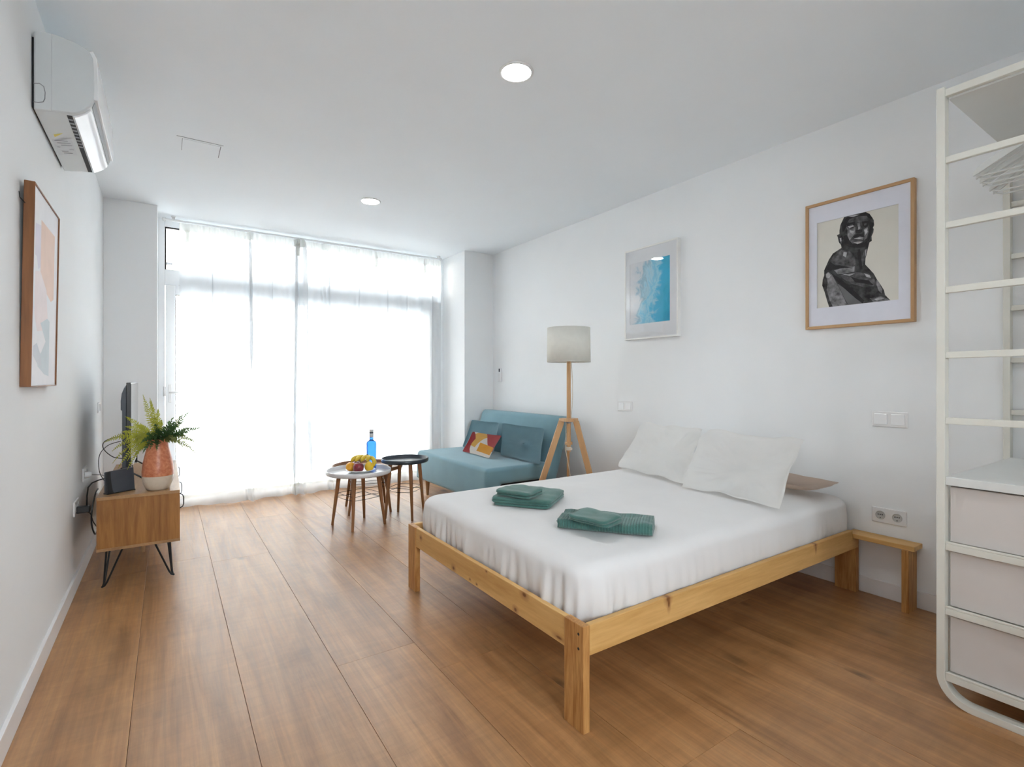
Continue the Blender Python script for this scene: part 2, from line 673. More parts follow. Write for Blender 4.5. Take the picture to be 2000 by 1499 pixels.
part('lever', MB().tube([(0.024, YW - 0.03, 1.085), (0.024, YW - 0.068, 1.085), (0.03, YW - 0.075, 1.085), (0.125, YW - 0.075, 1.082)], 0.009, 10), M['plastic'], hd, smooth=True)
part('hinge', MB().tube([(-0.02, YW - 0.036, 1.05), (-0.02, YW - 0.036, 1.14)], 0.011, 10), M['plastic'], d1, smooth=True)

w2 = structure_empty('fill_window', (0.40, YB - 0.06, RZ0))  # unseen window, added to light the surfaces that face the camera
part('window_frame', MB().box(RX0, RX0 + 0.05, YB - 0.085, YB - 0.03, RZ0, RZ1).box(RX1 - 0.05, RX1, YB - 0.085, YB - 0.03, RZ0, RZ1).box(RX0 + 0.05, RX1 - 0.05, YB - 0.085, YB - 0.03, RZ0, RZ0 + 0.05).box(RX0 + 0.05, RX1 - 0.05, YB - 0.085, YB - 0.03, RZ1 - 0.05, RZ1).box(0.375, 0.425, YB - 0.085, YB - 0.03, RZ0 + 0.05, RZ1 - 0.05), M['pvc'], w2)
part('pane', MB().box(RX0 + 0.045, 0.38, YB - 0.06, YB - 0.055, RZ0 + 0.045, RZ1 - 0.045), M['pane'], w2)
part('pane', MB().box(0.42, RX1 - 0.045, YB - 0.06, YB - 0.055, RZ0 + 0.045, RZ1 - 0.045), M['pane'], w2)

# ceiling hatch (three hairline gaps show)
ht = thing('ceiling_hatch', 'small flush access hatch outlined in the white ceiling near the air conditioner', 'hatch', (0.19, 3.93, H))
part('hatch_panel', MB().box(0.085, 0.287, 3.832, 4.035, H - 0.0022, H), M['ceil'], ht)
part('hatch_gap', MB().box(0.05, 0.305, 3.806, 3.811, H - 0.0012, H), M['groove'], ht)
part('hatch_gap', MB().box(0.079, 0.0815, 3.83, 4.03, H - 0.0012, H), M['groove'], ht)
part('hatch_gap', MB().box(0.2895, 0.2935, 3.83, 4.03, H - 0.0012, H), M['groove'], ht)

# ------------------------------------------------------------------ downlights
M['lamp'] = emit('lit_diffuser', (0.97, 0.985, 1.0), LAMP_STRENGTH)


def downlight(x, y, label):
    t = thing('ceiling_downlight', label, 'downlight', (x, y, H))
    part('trim_ring', MB().lathe([(0.070, -0.004), (0.078, -0.009), (0.085, -0.005), (0.086, 0.0)], (x, y, H), 40), M['plastic'], t, smooth=True)
    part('diffuser', MB().lathe([(0.0, -0.0055), (0.070, -0.0055), (0.0702, -0.004)], (x, y, H), 40), M['lamp'], t)


downlight(1.432, 2.085, 'round lit recessed downlight, the nearer one in mid ceiling')
downlight(1.435, 4.282, 'round lit recessed downlight, the farther one close to the curtained window')
downlight(1.432, -0.11, 'round downlight added as unseen fill light just behind the viewpoint')  # carries the lamp row on out of view, added to light the foreground
downlight(0.35, -1.05, 'round downlight added as unseen fill light at the back of the room, on the left wall side')  # invented lamp out of view, brightens the near left floor

# ------------------------------------------------------------------ outside
M['fac_beige'] = mat('beige_render', (0.62, 0.50, 0.38), 0.9, 0.05, 1.0)
M['fac_white'] = mat('white_render', (0.78, 0.77, 0.75), 0.9, 0.04, 1.0)
M['pave'] = mat('street_paving', (0.48, 0.47, 0.46), 0.9, 0.08, 3.0)
M['shutter'] = mat('grey_violet_shutter', (0.22, 0.21, 0.30), 0.6, 0.08, 3.0)
M['fglass'] = mat('dark_far_glass', (0.20, 0.22, 0.26), 0.15, 0.08, 2.0)
struct(part('ground', MB().box(-60, 60, -60, 60, -0.30, -0.12), M['pave']))
bd = thing('apartment_building', 'pale apartment block across the street, seen through the sheer curtains', 'building', (3, 17.0, -0.1))
part('wall', MB().box(-6, 14, 17.0, 24, -0.1, 9.0), M['fac_white'], bd)
part('bay', MB().box(-6, 0.30, 16.6, 17.0, -0.1, 9.0), M['fac_beige'], bd)
part('bay', MB().box(1.6, 3.0, 16.6, 17.0, 3.0, 9.0), M['fac_beige'], bd)
part('bay', MB().box(6.2, 8.2, 16.6, 17.0, 3.0, 9.0), M['fac_beige'], bd)
for wx in (0.42, 3.5, 4.9, 8.7, 10.4):
    for wz in (0.5, 3.3, 6.1):
        wf = part('window', MB().box(wx, wx + 0.95, 16.93, 17.0, wz, wz + 1.5), M['shutter'], bd)
        part('pane', MB().box(wx + 0.07, wx + 0.88, 16.91, 16.93, wz + 0.07, wz + 1.43), M['fglass'], wf)
part('railing', MB().box(-6, 0.12, 16.5, 16.55, 4.3, 4.36), M['blackm'], bd)

# ------------------------------------------------------------------ curtains
M['sheer'] = sheer('white_sheer_voile', (0.74, 0.755, 0.77, 1), 0.20, 0.04)
M['tape'] = sheer('doubled_voile_heading', (0.80, 0.80, 0.77, 1), 0.12, 0.03)
YC = 5.72
rd = thing('curtain_rod', 'slim white curtain rod just under the ceiling above the window', 'curtain rod', (1.41, YC, 2.69))
part('rod', MB().tube([(-0.02, YC, 2.692), (2.80, YC, 2.692)], 0.011, 12), M['plastic_g'], rd, smooth=True, autos=50)
for x in (0.05, 2.765):
    part('bracket', MB().box(x - 0.012, x + 0.012, YC - 0.012, YC + 0.012, 2.70, H).box(x - 0.02, x + 0.02, YC - 0.02, YC + 0.02, H - 0.006, H), M['plastic'], rd, bevel=0.002)
for x in (-0.022, 2.795):
    part('finial', MB().lathe([(0, -0.018), (0.012, -0.014), (0.016, 0), (0.012, 0.014), (0, 0.018)], (x, YC, 2.692), 12), M['plastic_g'], rd, smooth=True)


def curtain(x0, x1, seed, folds, label, yoff, over):
    rs = random.Random(seed)
    ph = [rs.uniform(0, 6.28) for _ in range(6)]

    def yy(x, z):
        k = (2.70 - z) / 2.70
        a = 0.016 * math.sin(x * 21 + ph[0] + 1.2 * math.sin(x * 5 + ph[1])) + 0.009 * math.sin(x * 47 + ph[2])
        a *= (0.75 + 0.5 * math.sin(x * 3.1 + ph[3]))
        if z > 2.5:
            q = (z - 2.5) / 0.2
            a = a * (1 - q) + 0.006 * math.sin(x * 130) * q
        for fx, fw, fa, fx2 in folds:
            c = fx + (fx2 - fx) * k
            g = math.exp(-((x - c) / fw) ** 2)
            a -= fa * g * math.sin((x - c) / fw * 2.6)
            a -= 0.35 * fa * g
        return YC + yoff + a

    def fn(u, v):
        x = x0 + (x1 - x0) * u
        z = 2.678 * (1 - v)
        pud = 0.0
        if v > 0.97:
            pud = (v - 0.97) / 0.03
        y = yy(x, max(z, 0.02)) - 0.05 * pud * (0.6 + 0.7 * math.sin(x * 7 + ph[4]))
        z = max(z, 0.004 + 0.004 * (1 + math.sin(x * 31 + ph[5])) * pud)
        sway = 0.010 * math.sin(z * 1.7 + ph[1]) * v
        for fx, fw, amt, top_, bot, drift in over:
            if bot < z < top_:
                e = min(1, (z - bot) / 0.25, (top_ - z) / 0.06 + 0.25)
                q = (x - fx - drift * (1 - z / 2.7)) / fw
                g = math.exp(-q * q)
                sway -= amt * e * fw * 1.9 * q * g
                y += 0.5 * fw * q * math.exp(-q * q * 0.5) * e
        return (x + sway, y, z)
    t = thing('curtain', label, 'curtain', ((x0 + x1) / 2, YC, 0.0))
    part('voile', MB().grid(fn, 420, 44), M['sheer'], t, smooth=True, fixn=False)

    def f2(u, v):
        x = x0 + (x1 - x0) * u
        z = 2.678 - 0.078 * v
        return (x, yy(x, z) - 0.003, z)
    part('heading_tape', MB().grid(f2, 280, 3), M['tape'], t, smooth=True, fixn=False)

    def f3(u, v):
        p = fn(u, 0.955 + 0.012 * v)
        return (p[0], p[1] - 0.0022, p[2])
    part('hem', MB().grid(f3, 140, 3), M['tape'], t, smooth=True, fixn=False)
    return t, yy


c1, y1 = curtain(0.095, 1.165, 3, [(0.675, 0.035, 0.05, 0.69), (1.12, 0.035, 0.045, 1.10)], 'left white sheer voile curtain hanging from the rod to the floor', -0.008,
                 [(0.36, 0.012, 1.0, 2.6, 0.3, 0.02), (0.685, 0.026, 1.5, 2.62, 1.2, 0.03), (0.90, 0.010, 1.0, 2.6, 0.6, -0.02), (1.125, 0.022, 1.7, 2.65, 0.0, -0.02)])
c2, y2 = curtain(1.105, 2.80, 9, [(1.17, 0.04, 0.05, 1.16), (1.40, 0.03, 0.035, 1.48)], 'right white sheer voile curtain hanging from the rod to the floor', 0.010,
                 [(1.20, 0.026, 1.6, 2.65, 0.1, 0.08), (1.46, 0.014, 1.3, 2.62, 0.2, 0.05), (1.80, 0.012, 1.1, 2.6, 0.5, -0.03), (2.12, 0.012, 1.1, 2.6, 0.3, 0.02), (2.36, 0.010, 1.0, 2.6, 0.9, 0.0), (2.70, 0.012, 1.2, 2.62, 0.0, 0.0)])
for t, yf, xs_ in ((c1, y1, (0.16, 1.135)), (c2, y2, (1.99, 2.60))):
    for x in xs_:
        part('hanging_tab', MB().box(x - 0.018, x + 0.018, yf(x, 2.55) + 0.004, yf(x, 2.55) + 0.007, 2.50, 2.63), M['tape'], t)

# ------------------------------------------------------------------ air conditioner
M['acw'] = mat('air_conditioner_white', (0.66, 0.69, 0.70), 0.4, 0.02, 6)
M['acf'] = mat('air_conditioner_silver_flap', (0.86, 0.87, 0.90), 0.12, 0.02, 8, spec=0.6)
M['yellow'] = mat('yellow_sticker', (0.75, 0.62, 0.03), 0.5, 0.05, 20)
M['sticker'] = mat('pale_grey_sticker', (0.62, 0.64, 0.66), 0.5, 0.04, 20)
M['ink'] = mat('grey_print', (0.22, 0.23, 0.25), 0.6, 0.05, 20)
AY0, AY1 = 2.70, 3.41
prof = [(-0.432, 2.566), (-0.418, 2.572), (-0.394, 2.576), (-0.365, 2.577), (-0.329, 2.572), (-0.287, 2.562), (-0.262, 2.547), (-0.250, 2.520),
        (-0.247, 2.451), (-0.246, 2.397), (-0.248, 2.352), (-0.258, 2.323), (-0.277, 2.300), (-0.303, 2.281), (-0.320, 2.274), (-0.365, 2.270), (-0.400, 2.262), (-0.432, 2.258)]
ac = thing('air_conditioner', 'white wall mounted split air conditioner high on the left wall', 'air conditioner', (-0.432, 3.05, 2.27))
part('mounting_plate_shade', MB().box(XL, -0.432, 2.72, 3.39, 2.275, 2.55), M['dark'], ac)  # plate coloured near-black to paint the shade in the gap at the wall
part('housing', MB().prism(prof, lambda p, a: (p[0], a, p[1]), AY0, AY1), M['acw'], ac, bevel=0.006, autos=35, smooth=True)


def strip(pts, off, thick, ya, yb):
    """shell following a run of the profile, pushed outward"""
    ps = [V((a, b)) for a, b in pts]
    nr = []
    for i in range(len(ps)):
        d = ps[min(i + 1, len(ps) - 1)] - ps[max(i - 1, 0)]
        n = V((-d.y, d.x)).normalized()
        nr.append(n)
    outer = [p + n * (off + thick) for p, n in zip(ps, nr)]
    inner = [p + n * (off - 0.004) for p, n in zip(ps, nr)]
    poly = [tuple(p) for p in outer] + [tuple(p) for p in reversed(inner)]
    return MB().prism(poly, lambda p, a: (p[0], a, p[1]), ya, yb)


part('front_panel', strip(prof[6:11], 0.0, 0.012, AY0 + 0.002, AY1 - 0.002), M['plastic_g'], ac, bevel=0.003, smooth=True, autos=35)
part('louver', strip([(-0.262, 2.319), (-0.277, 2.300), (-0.303, 2.281), (-0.316, 2.2755)], 0.0, 0.006, AY0 + 0.022, AY1 - 0.015), M['acf'], ac, bevel=0.002, smooth=True, autos=35)
part('air_slot', strip([(-0.319, 2.2745), (-0.336, 2.2725)], 0.0, 0.0015, AY0 + 0.02, AY1 - 0.012), M['dark'], ac)
part('upper_slot', strip([(-0.2485, 2.350), (-0.257, 2.326)], 0.0, 0.002, AY0 + 0.02, AY1 - 0.01), M['grey'], ac)
for k in range(9):
    y = AY0 + 0.05 + k * 0.037
    part('slot_fin', MB().box(-0.335, -0.320, y, y + 0.012, 2.2695, 2.2715), M['grey'], ac)
# end cap: pipe knock-out outline and seam
ko = [(-0.432, 2.36), (-0.415, 2.366), (-0.402, 2.357), (-0.398, 2.335), (-0.399, 2.31), (-0.404, 2.296), (-0.418, 2.29), (-0.432, 2.288)]
part('knockout_ring', MB().tube([(x, AY0 - 0.0005, z) for x, z in ko], 0.0016, 6), M['grey'], ac)
part('end_seam', MB().tube([(-0.379, AY0 - 0.0002, 2.574), (-0.379, AY0 - 0.0002, 2.267)], 0.0012, 6), M['sticker'], ac)
part('warning_sticker', MB().add([(-0.405, 2.93, 2.2595), (-0.372, 2.915, 2.2675), (-0.405, 2.96, 2.2595)], [(0, 1, 2)]), M['yellow'], ac)
lab = part('rating_label', MB().add([(-0.42, 2.99, 2.258), (-0.352, 2.97, 2.2695), (-0.352, 3.17, 2.2695), (-0.42, 3.18, 2.258)], [(0, 1, 2, 3)]), M['sticker'], ac)
for k, (a, b_) in enumerate([(0.1, 0.8), (0.2, 0.9), (0.35, 0.95), (0.1, 0.25), (0.7, 0.95), (0.25, 0.6), (0.3, 0.8)]):
    y = 2.995 + k * 0.025
    xa, xb = -0.418 + 0.064 * a, -0.418 + 0.064 * b_
    za, zb = 2.2572 + 0.0108 * a, 2.2572 + 0.0108 * b_
    part('print_mark', MB().add([(xa, y, za), (xb, y, zb), (xb, y + 0.006, zb), (xa, y + 0.006, za)], [(0, 1, 2, 3)]), M['ink'], lab)

# ------------------------------------------------------------------ pictures
M['walnut'] = wood('walnut_frame', (0.13, 0.045, 0.012), (0.28, 0.112, 0.034), 'Z', 0.45)
M['walnut_y'] = wood('walnut_frame_cross', (0.13, 0.045, 0.012), (0.28, 0.112, 0.034), 'Y', 0.45)
M['oak_z'] = wood('oak_frame', (0.42, 0.24, 0.115), (0.58, 0.37, 0.19), 'Z', 0.5)
M['oak_y'] = wood('oak_frame_cross', (0.42, 0.24, 0.115), (0.58, 0.37, 0.19), 'Y', 0.5)
M['whiteframe'] = mat('white_lacquer_frame', (0.84, 0.835, 0.81), 0.4, 0.02, 8)
M['mount'] = mat('white_mount_board', (0.72, 0.73, 0.81), 0.8, 0.015, 20)
M['mount_w'] = mat('white_paper', (0.86, 0.86, 0.89), 0.8, 0.015, 20)
M['cream'] = mat('cream_paper', (0.68, 0.66, 0.60), 0.8, 0.02, 12)
M['picglass'] = glassy('picture_glass', (0.98, 0.985, 0.985), 0.40, 1.42)


def frame_parts(t, X0, X1, ya, yb, za, zb, w, mz, my, sgn):
    """four mitred mouldings; ya<yb"""
    A = lambda y, z, x: (x, y, z)
    quads = {
        'top': ([(ya, zb), (yb, zb), (yb - w, zb - w), (ya + w, zb - w)], my),
        'bottom': ([(ya, za), (ya + w, za + w), (yb - w, za + w), (yb, za)], my),
        'near': ([(ya, za), (ya, zb), (ya + w, zb - w), (ya + w, za + w)], mz),
        'far': ([(yb, za), (yb - w, za + w), (yb - w, zb - w), (yb, zb)], mz)}
    for q, mm in quads.values():
        part('frame_rail', MB().prism(q, lambda p, a: (a, p[0], p[1]), X0, X1), mm, t, bevel=0.0015, seg=1)


# right wall: statue print in oak frame
sp = thing('statue_picture', 'large framed black and white statue print in light oak frame over the bed', 'picture', (XR, 1.325, 1.89))
frame_parts(sp, 3.257, 3.29, 1.046, 1.600, 1.510, 2.270, 0.017, M['oak_z'], M['oak_y'], 1)
mb = MB()
ya, yb, za, zb = 1.063, 1.583, 1.527, 2.253
pa, pb, qa, qb = 1.120, 1.537, 1.636, 2.152
mb.box(3.268, 3.272, ya, pa, za, zb).box(3.268, 3.272, pb, yb, za, zb).box(3.268, 3.272, pa, pb, za, qa).box(3.268, 3.272, pa, pb, qb, zb)
part('mount_board', mb, M['mount'], sp)
pr = part('print', MB().box(3.2735, 3.2755, pa - 0.01, pb + 0.01, qa - 0.01, qb + 0.01), M['cream'], sp)
part('backing', MB().box(3.278, 3.288, ya, yb, za, zb), M['grey'], sp)


def tone(name, c, var=0.45, scale=26):
    return mat(name, (c, c * 0.985, c * 1.03), 0.8, var, scale)


T = {'base': tone('statue_dark', 0.042, 0.8, 34), 'mid': tone('statue_mid', 0.085, 0.75, 38), 'lite': tone('statue_light', 0.19, 0.7, 34),
     'blk': tone('statue_black', 0.018, 0.4, 30), 'grey': tone('statue_grey', 0.14, 0.12, 10), 'hi': tone('statue_highlight', 0.42, 0.3, 40)}


def art(pts, m, layer, px=None):
    """pts in a 1181x1499 sketch of the framed print; perspective removed to wall coordinates"""
    out = []
    for u, v in pts:
        s = (u - 210) / (938 - 210)
        # top edge of opening 485->305, bottom edge 1243->1150
        tp = 485 + (305 - 485) * s
        bt = 1245 + (1152 - 1245) * s
        # undo foreshortening along the wall
        y = 1 / ((1 - s) / 1.92 + s / 1.455)
        yy = (s / 1.455) / ((1 - s) / 1.92 + s / 1.455)
        t = (v - tp) / (bt - tp)
        out.append((3.2733 - 0.00012 * layer, pb - (pb - pa) * yy, qb - (qb - qa) * t))
    return part('print_tone', MB().add(out, [tuple(range(len(out)))]), m, pr, fixn=False)


art([(424, 432), (520, 408), (612, 386), (650, 402), (688, 455), (693, 500), (680, 525), (688, 535), (684, 565), (668, 600), (670, 640), (648, 655), (636, 700), (625, 745),
     (612, 795), (608, 850), (640, 882), (688, 930), (715, 975), (755, 1028), (788, 1075), (797, 1115), (828, 1143), (855, 1165), (720, 1182), (580, 1198), (460, 1213),
     (302, 1232), (286, 1180), (266, 1100), (247, 1040), (251, 990), (263, 950), (262, 905), (284, 850), (300, 808), (332, 755), (378, 722), (402, 705), (398, 680), (380, 655),
     (372, 612), (364, 592), (385, 583), (385, 550), (394, 500), (408, 468)], T['base'], 0)
art([(455, 470), (480, 440), (560, 420), (625, 415), (640, 460), (600, 470), (560, 480), (520, 475), (470, 485)], T['mid'], 1)
art([(445, 520), (480, 535), (520, 520), (522, 575), (500, 600), (470, 640), (455, 600)], T['lite'], 1)
art([(535, 485), (560, 480), (572, 530), (590, 560), (575, 570), (525, 565), (540, 530)], T['mid'], 2)
art([(543, 490), (556, 488), (562, 530), (548, 545)], T['hi'], 3)
art([(595, 540), (630, 520), (640, 560), (620, 620), (600, 640), (600, 580)], T['lite'], 1)
art([(440, 490), (520, 470), (522, 500), (500, 525), (455, 530)], T['blk'], 2)
art([(470, 500), (500, 495), (500, 515), (475, 520)], T['mid'], 3)
art([(580, 470), (640, 462), (638, 505), (610, 525), (585, 510)], T['blk'], 2)
art([(598, 490), (622, 484), (620, 502), (602, 508)], T['mid'], 3)
art([(520, 545), (580, 540), (585, 562), (560, 575), (520, 570)], T['blk'], 3)
art([(500, 605), (540, 580), (590, 582), (602, 605), (570, 612), (520, 620)], T['blk'], 3)
art([(510, 622), (560, 604), (598, 610), (590, 632), (540, 628)], T['lite'], 4)
art([(470, 640), (520, 628), (590, 640), (560, 665), (490, 668)], T['mid'], 3)
art([(386, 615), (405, 612), (408, 650), (398, 672), (386, 650)], T['lite'], 1)
art([(335, 775), (400, 725), (470, 735), (518, 790), (522, 850), (480, 880), (400, 860), (340, 850), (312, 830)], T['mid'], 1)
art([(345, 905), (420, 880), (515, 868), (512, 915), (430, 935), (370, 940)], T['lite'], 2)
art([(380, 950), (520, 920), (640, 930), (700, 985), (690, 1040), (590, 1050), (470, 1020)], T['mid'], 1)
art([(600, 720), (622, 700), (605, 800), (595, 850), (570, 880), (575, 800)], T['mid'], 1)
art([(535, 745), (560, 740), (580, 890), (560, 895)], T['blk'], 2)
art([(275, 935), (295, 918), (325, 945), (345, 985), (395, 1085), (435, 1180), (462, 1212), (332, 1230), (305, 1170), (282, 1080), (290, 1010)], T['lite'], 1)
art([(275, 940), (295, 925), (315, 950), (300, 975), (278, 968)], T['hi'], 2)
art([(365, 1020), (420, 1060), (500, 1130), (582, 1196), (462, 1211), (430, 1160), (395, 1080)], T['grey'], 2)
art([(320, 930), (400, 985), (500, 1075), (600, 1170), (586, 1197), (520, 1150), (420, 1060), (350, 985)], T['blk'], 3)
art([(715, 978), (740, 1010), (770, 1070), (765, 1105), (735, 1080), (715, 1030)], T['lite'], 1)
art([(650, 1150), (760, 1130), (820, 1148), (850, 1164), (690, 1186)], T['lite'], 1)

for pts in ([(452, 515), (500, 505), (515, 512), (470, 530)], [(470, 545), (512, 560), (500, 585), (476, 570)], [(538, 488), (552, 482), (560, 500), (556, 530), (546, 520)],
            [(600, 545), (625, 535), (632, 560), (612, 590)], [(505, 625), (560, 612), (592, 616), (560, 626)], [(500, 655), (560, 648), (590, 650), (540, 672)],
            [(455, 425), (520, 412), (560, 410), (500, 432)], [(340, 905), (400, 892), (470, 884), (500, 892), (430, 915), (370, 925)], [(330, 1000), (352, 1010), (385, 1090), (372, 1110), (345, 1060)],
            [(400, 935), (450, 940), (520, 930), (470, 955)], [(600, 930), (650, 945), (665, 970), (620, 960)], [(690, 1155), (760, 1140), (790, 1148), (720, 1168)],
            [(612, 720), (622, 712), (614, 770), (606, 790)], [(420, 742), (450, 745), (440, 790), (415, 775)], [(388, 620), (400, 618), (402, 645), (392, 650)]):
    art(pts, T['hi'] if len(pts) < 5 else T['lite'], 5)
for pts in ([(440, 440), (470, 428), (560, 405), (612, 388), (650, 404), (680, 440), (660, 450), (620, 420), (540, 425), (470, 450), (450, 480), (440, 520), (425, 560), (410, 560), (405, 500)],
            [(640, 470), (690, 480), (682, 520), (660, 600), (645, 640), (630, 650), (640, 580), (650, 520)], [(420, 600), (445, 590), (470, 640), (500, 672), (590, 668), (625, 640), (636, 690), (560, 705), (470, 700), (430, 680)],
            [(540, 720), (562, 715), (585, 890), (566, 898), (548, 820)], [(310, 830), (350, 860), (420, 870), (500, 882), (430, 884), (350, 896), (285, 905), (292, 860)], [(480, 960), (560, 985), (640, 990), (690, 1035), (600, 1020), (520, 1010)]):
    art(pts, T['blk'], 4)

# right wall: blue sea print in white frame
bp_ = thing('sea_picture', 'framed blue watery abstract print in thin white frame on right wall', 'picture', (XR, 2.82, 1.92))
frame_parts(bp_, 3.255, 3.29, 2.545, 3.100, 1.541, 2.302, 0.014, M['whiteframe'], M['whiteframe'], 1)
ya, yb, za, zb = 2.559, 3.086, 1.555, 2.288
pa, pb, qa, qb = 2.625, 3.042, 1.669, 2.181
part('mount_board', MB().box(3.2595, 3.262, ya, pa, za, zb).box(3.2595, 3.262, pb, yb, za, zb).box(3.2595, 3.262, pa, pb, za, qa).box(3.2595, 3.262, pa, pb, qb, zb), M['mount_w'], bp_)


def sea_mat():
    m, nt, b, N = base('sea_print')
    t = N('ShaderNodeTexCoord')
    sp_ = N('ShaderNodeSeparateXYZ')
    nt.links.new(t.outputs['Generated'], sp_.inputs[0])
    nz = N('ShaderNodeTexNoise')
    nz.inputs['Scale'].default_value = 7.5
    nz.inputs['Detail'].default_value = 10
    nz.inputs['Roughness'].default_value = 0.65
    nz.inputs['Distortion'].default_value = 1.1
    nt.links.new(t.outputs['Object'], nz.inputs['Vector'])
    # 0 at far (left) side of the print, 1 at near side
    a = N('ShaderNodeMath')
    a.operation = 'MULTIPLY_ADD'
    a.inputs[1].default_value = -0.80
    a.inputs[2].default_value = 0.62
    nt.links.new(sp_.outputs['Y'], a.inputs[0])
    b2 = N('ShaderNodeMath')
    b2.operation = 'MULTIPLY_ADD'
    b2.inputs[1].default_value = 0.75
    nt.links.new(nz.outputs['Fac'], b2.inputs[0])
    nt.links.new(a.outputs[0], b2.inputs[2])
    c = N('ShaderNodeMath')
    c.operation = 'MULTIPLY_ADD'
    c.inputs[1].default_value = -0.16
    nt.links.new(sp_.outputs['Z'], c.inputs[0])
    nt.links.new(b2.outputs[0], c.inputs[2])
    r = N('ShaderNodeValToRGB')
    e = r.color_ramp.elements
    e[0].position = 0.10
    e[0].color = (0.84, 0.82, 0.85, 1)
    e[1].position = 0.98
    e[1].color = (0.0, 0.36, 0.60, 1)
    for p, cc in ((0.28, (0.74, 0.77, 0.82, 1)), (0.36, (0.30, 0.52, 0.66, 1)), (0.43, (0.50, 0.74, 0.86, 1)), (0.52, (0.20, 0.60, 0.82, 1)), (0.60, (0.42, 0.74, 0.88, 1)), (0.70, (0.03, 0.50, 0.78, 1)), (0.84, (0.02, 0.48, 0.72, 1))):
        q = e.new(p)
        q.color = cc
    nt.links.new(c.outputs[0], r.inputs['Fac'])
    nt.links.new(r.outputs['Color'], b.inputs['Base Color'])
    b.inputs['Roughness'].default_value = 0.7
    return m


part('print', MB().box(3.2632, 3.2655, pa - 0.01, pb + 0.01, qa - 0.01, qb + 0.01), sea_mat(), bp_)
part('backing', MB().box(3.278, 3.288, ya, yb, za, zb), M['grey'], bp_)
part('glass', MB().box(3.2575, 3.2585, ya, yb, za, zb), M['picglass'], bp_)

# left wall: pastel abstract in deep walnut frame, tipping off the wall at the top
lp = thing('abstract_picture', 'framed pastel abstract print in deep walnut frame on left wall', 'picture', (XL, 2.75, 1.175))
LT = Matrix.Translation(V((XL, 0, 1.175))) @ Matrix.Rotation(math.radians(0.9), 4, 'Y') @ Matrix.Translation(V((-XL, 0, -1.175)))
frame_objs0 = len(COL.objects)
ya, yb, za, zb = 2.513, 3.03, 1.176, 1.925


def lp_part(name, mb, mm, bevel=0.0, parent=None):
    return part(name, mb.xf(LT), mm, parent or lp, bevel=bevel, seg=1)


wq = 0.0045
for q, mm in (([(ya, zb), (yb, zb), (yb - wq, zb - wq), (ya + wq, zb - wq)], M['walnut_y']),
              ([(ya, za), (ya + wq, za + wq), (yb - wq, za + wq), (yb, za)], M['walnut_y']),
              ([(ya, za), (ya, zb), (ya + wq, zb - wq), (ya + wq, za + wq)], M['walnut']),
              ([(yb, za), (yb - wq, za + wq), (yb - wq, zb - wq), (yb, zb)], M['walnut'])):
    lp_part('frame_rail', MB().prism(q, lambda p, a: (a, p[0], p[1]), XL + 0.0005, XL + 0.031), mm, 0.001)
lp_part('backing', MB().box(XL + 0.012, XL + 0.018, ya + wq, yb - wq, za + wq, zb - wq), M['grey'])
lpp = lp_part('print', MB().box(XL + 0.0235, XL + 0.0255, ya + wq, yb - wq, za + wq, zb - wq), M['mount_w'])
for nm, c, pts, ly in (  # pastel print colours, lightened to paint in the glare from the window
        ('salmon', (0.86, 0.66, 0.57), [(0.30, 0.87), (0.86, 0.87), (0.86, 0.50), (0.74, 0.475), (0.55, 0.505), (0.30, 0.54)], 1),
        ('lilac', (0.76, 0.73, 0.82), [(0.10, 0.82), (0.30, 0.84), (0.30, 0.62), (0.22, 0.60), (0.16, 0.66), (0.10, 0.66)], 1),
        ('blush', (0.88, 0.79, 0.80), [(0.12, 0.58), (0.30, 0.60), (0.55, 0.52), (0.62, 0.36), (0.50, 0.30), (0.22, 0.28), (0.12, 0.36)], 2),
        ('mist', (0.64, 0.71, 0.75), [(0.34, 0.33), (0.60, 0.37), (0.70, 0.36), (0.70, 0.05), (0.52, 0.06), (0.26, 0.10), (0.24, 0.14), (0.40, 0.18), (0.55, 0.24)], 3),
        ('slate', (0.66, 0.69, 0.74), [(0.10, 0.20), (0.22, 0.22), (0.34, 0.17), (0.40, 0.11), (0.30, 0.10), (0.18, 0.13), (0.10, 0.15)], 4)):
    vs = [(XL + 0.0256 + 0.0001 * ly, ya + wq + (yb - ya - 2 * wq) * s, za + wq + (zb - za - 2 * wq) * t) for s, t in pts]
    lp_part('print_shape', MB().add(vs, [tuple(range(len(vs)))]), mat('print_' + nm, c, 0.8, 0.04, 12), parent=lpp)
part('hanging_wire', MB().tube([(XL + 0.016, 2.515, 1.84), (XL + 0.004, 2.50, 1.855), (XL + 0.003, 2.495, 1.875)], 0.0016, 6), M['blackm'], lp)

# ------------------------------------------------------------------ switches, sockets, remote
M['cup'] = mat('socket_recess_shade', (0.50, 0.50, 0.49), 0.5, 0.03, 12)  # white plastic greyed to paint the shade inside the shallow cups


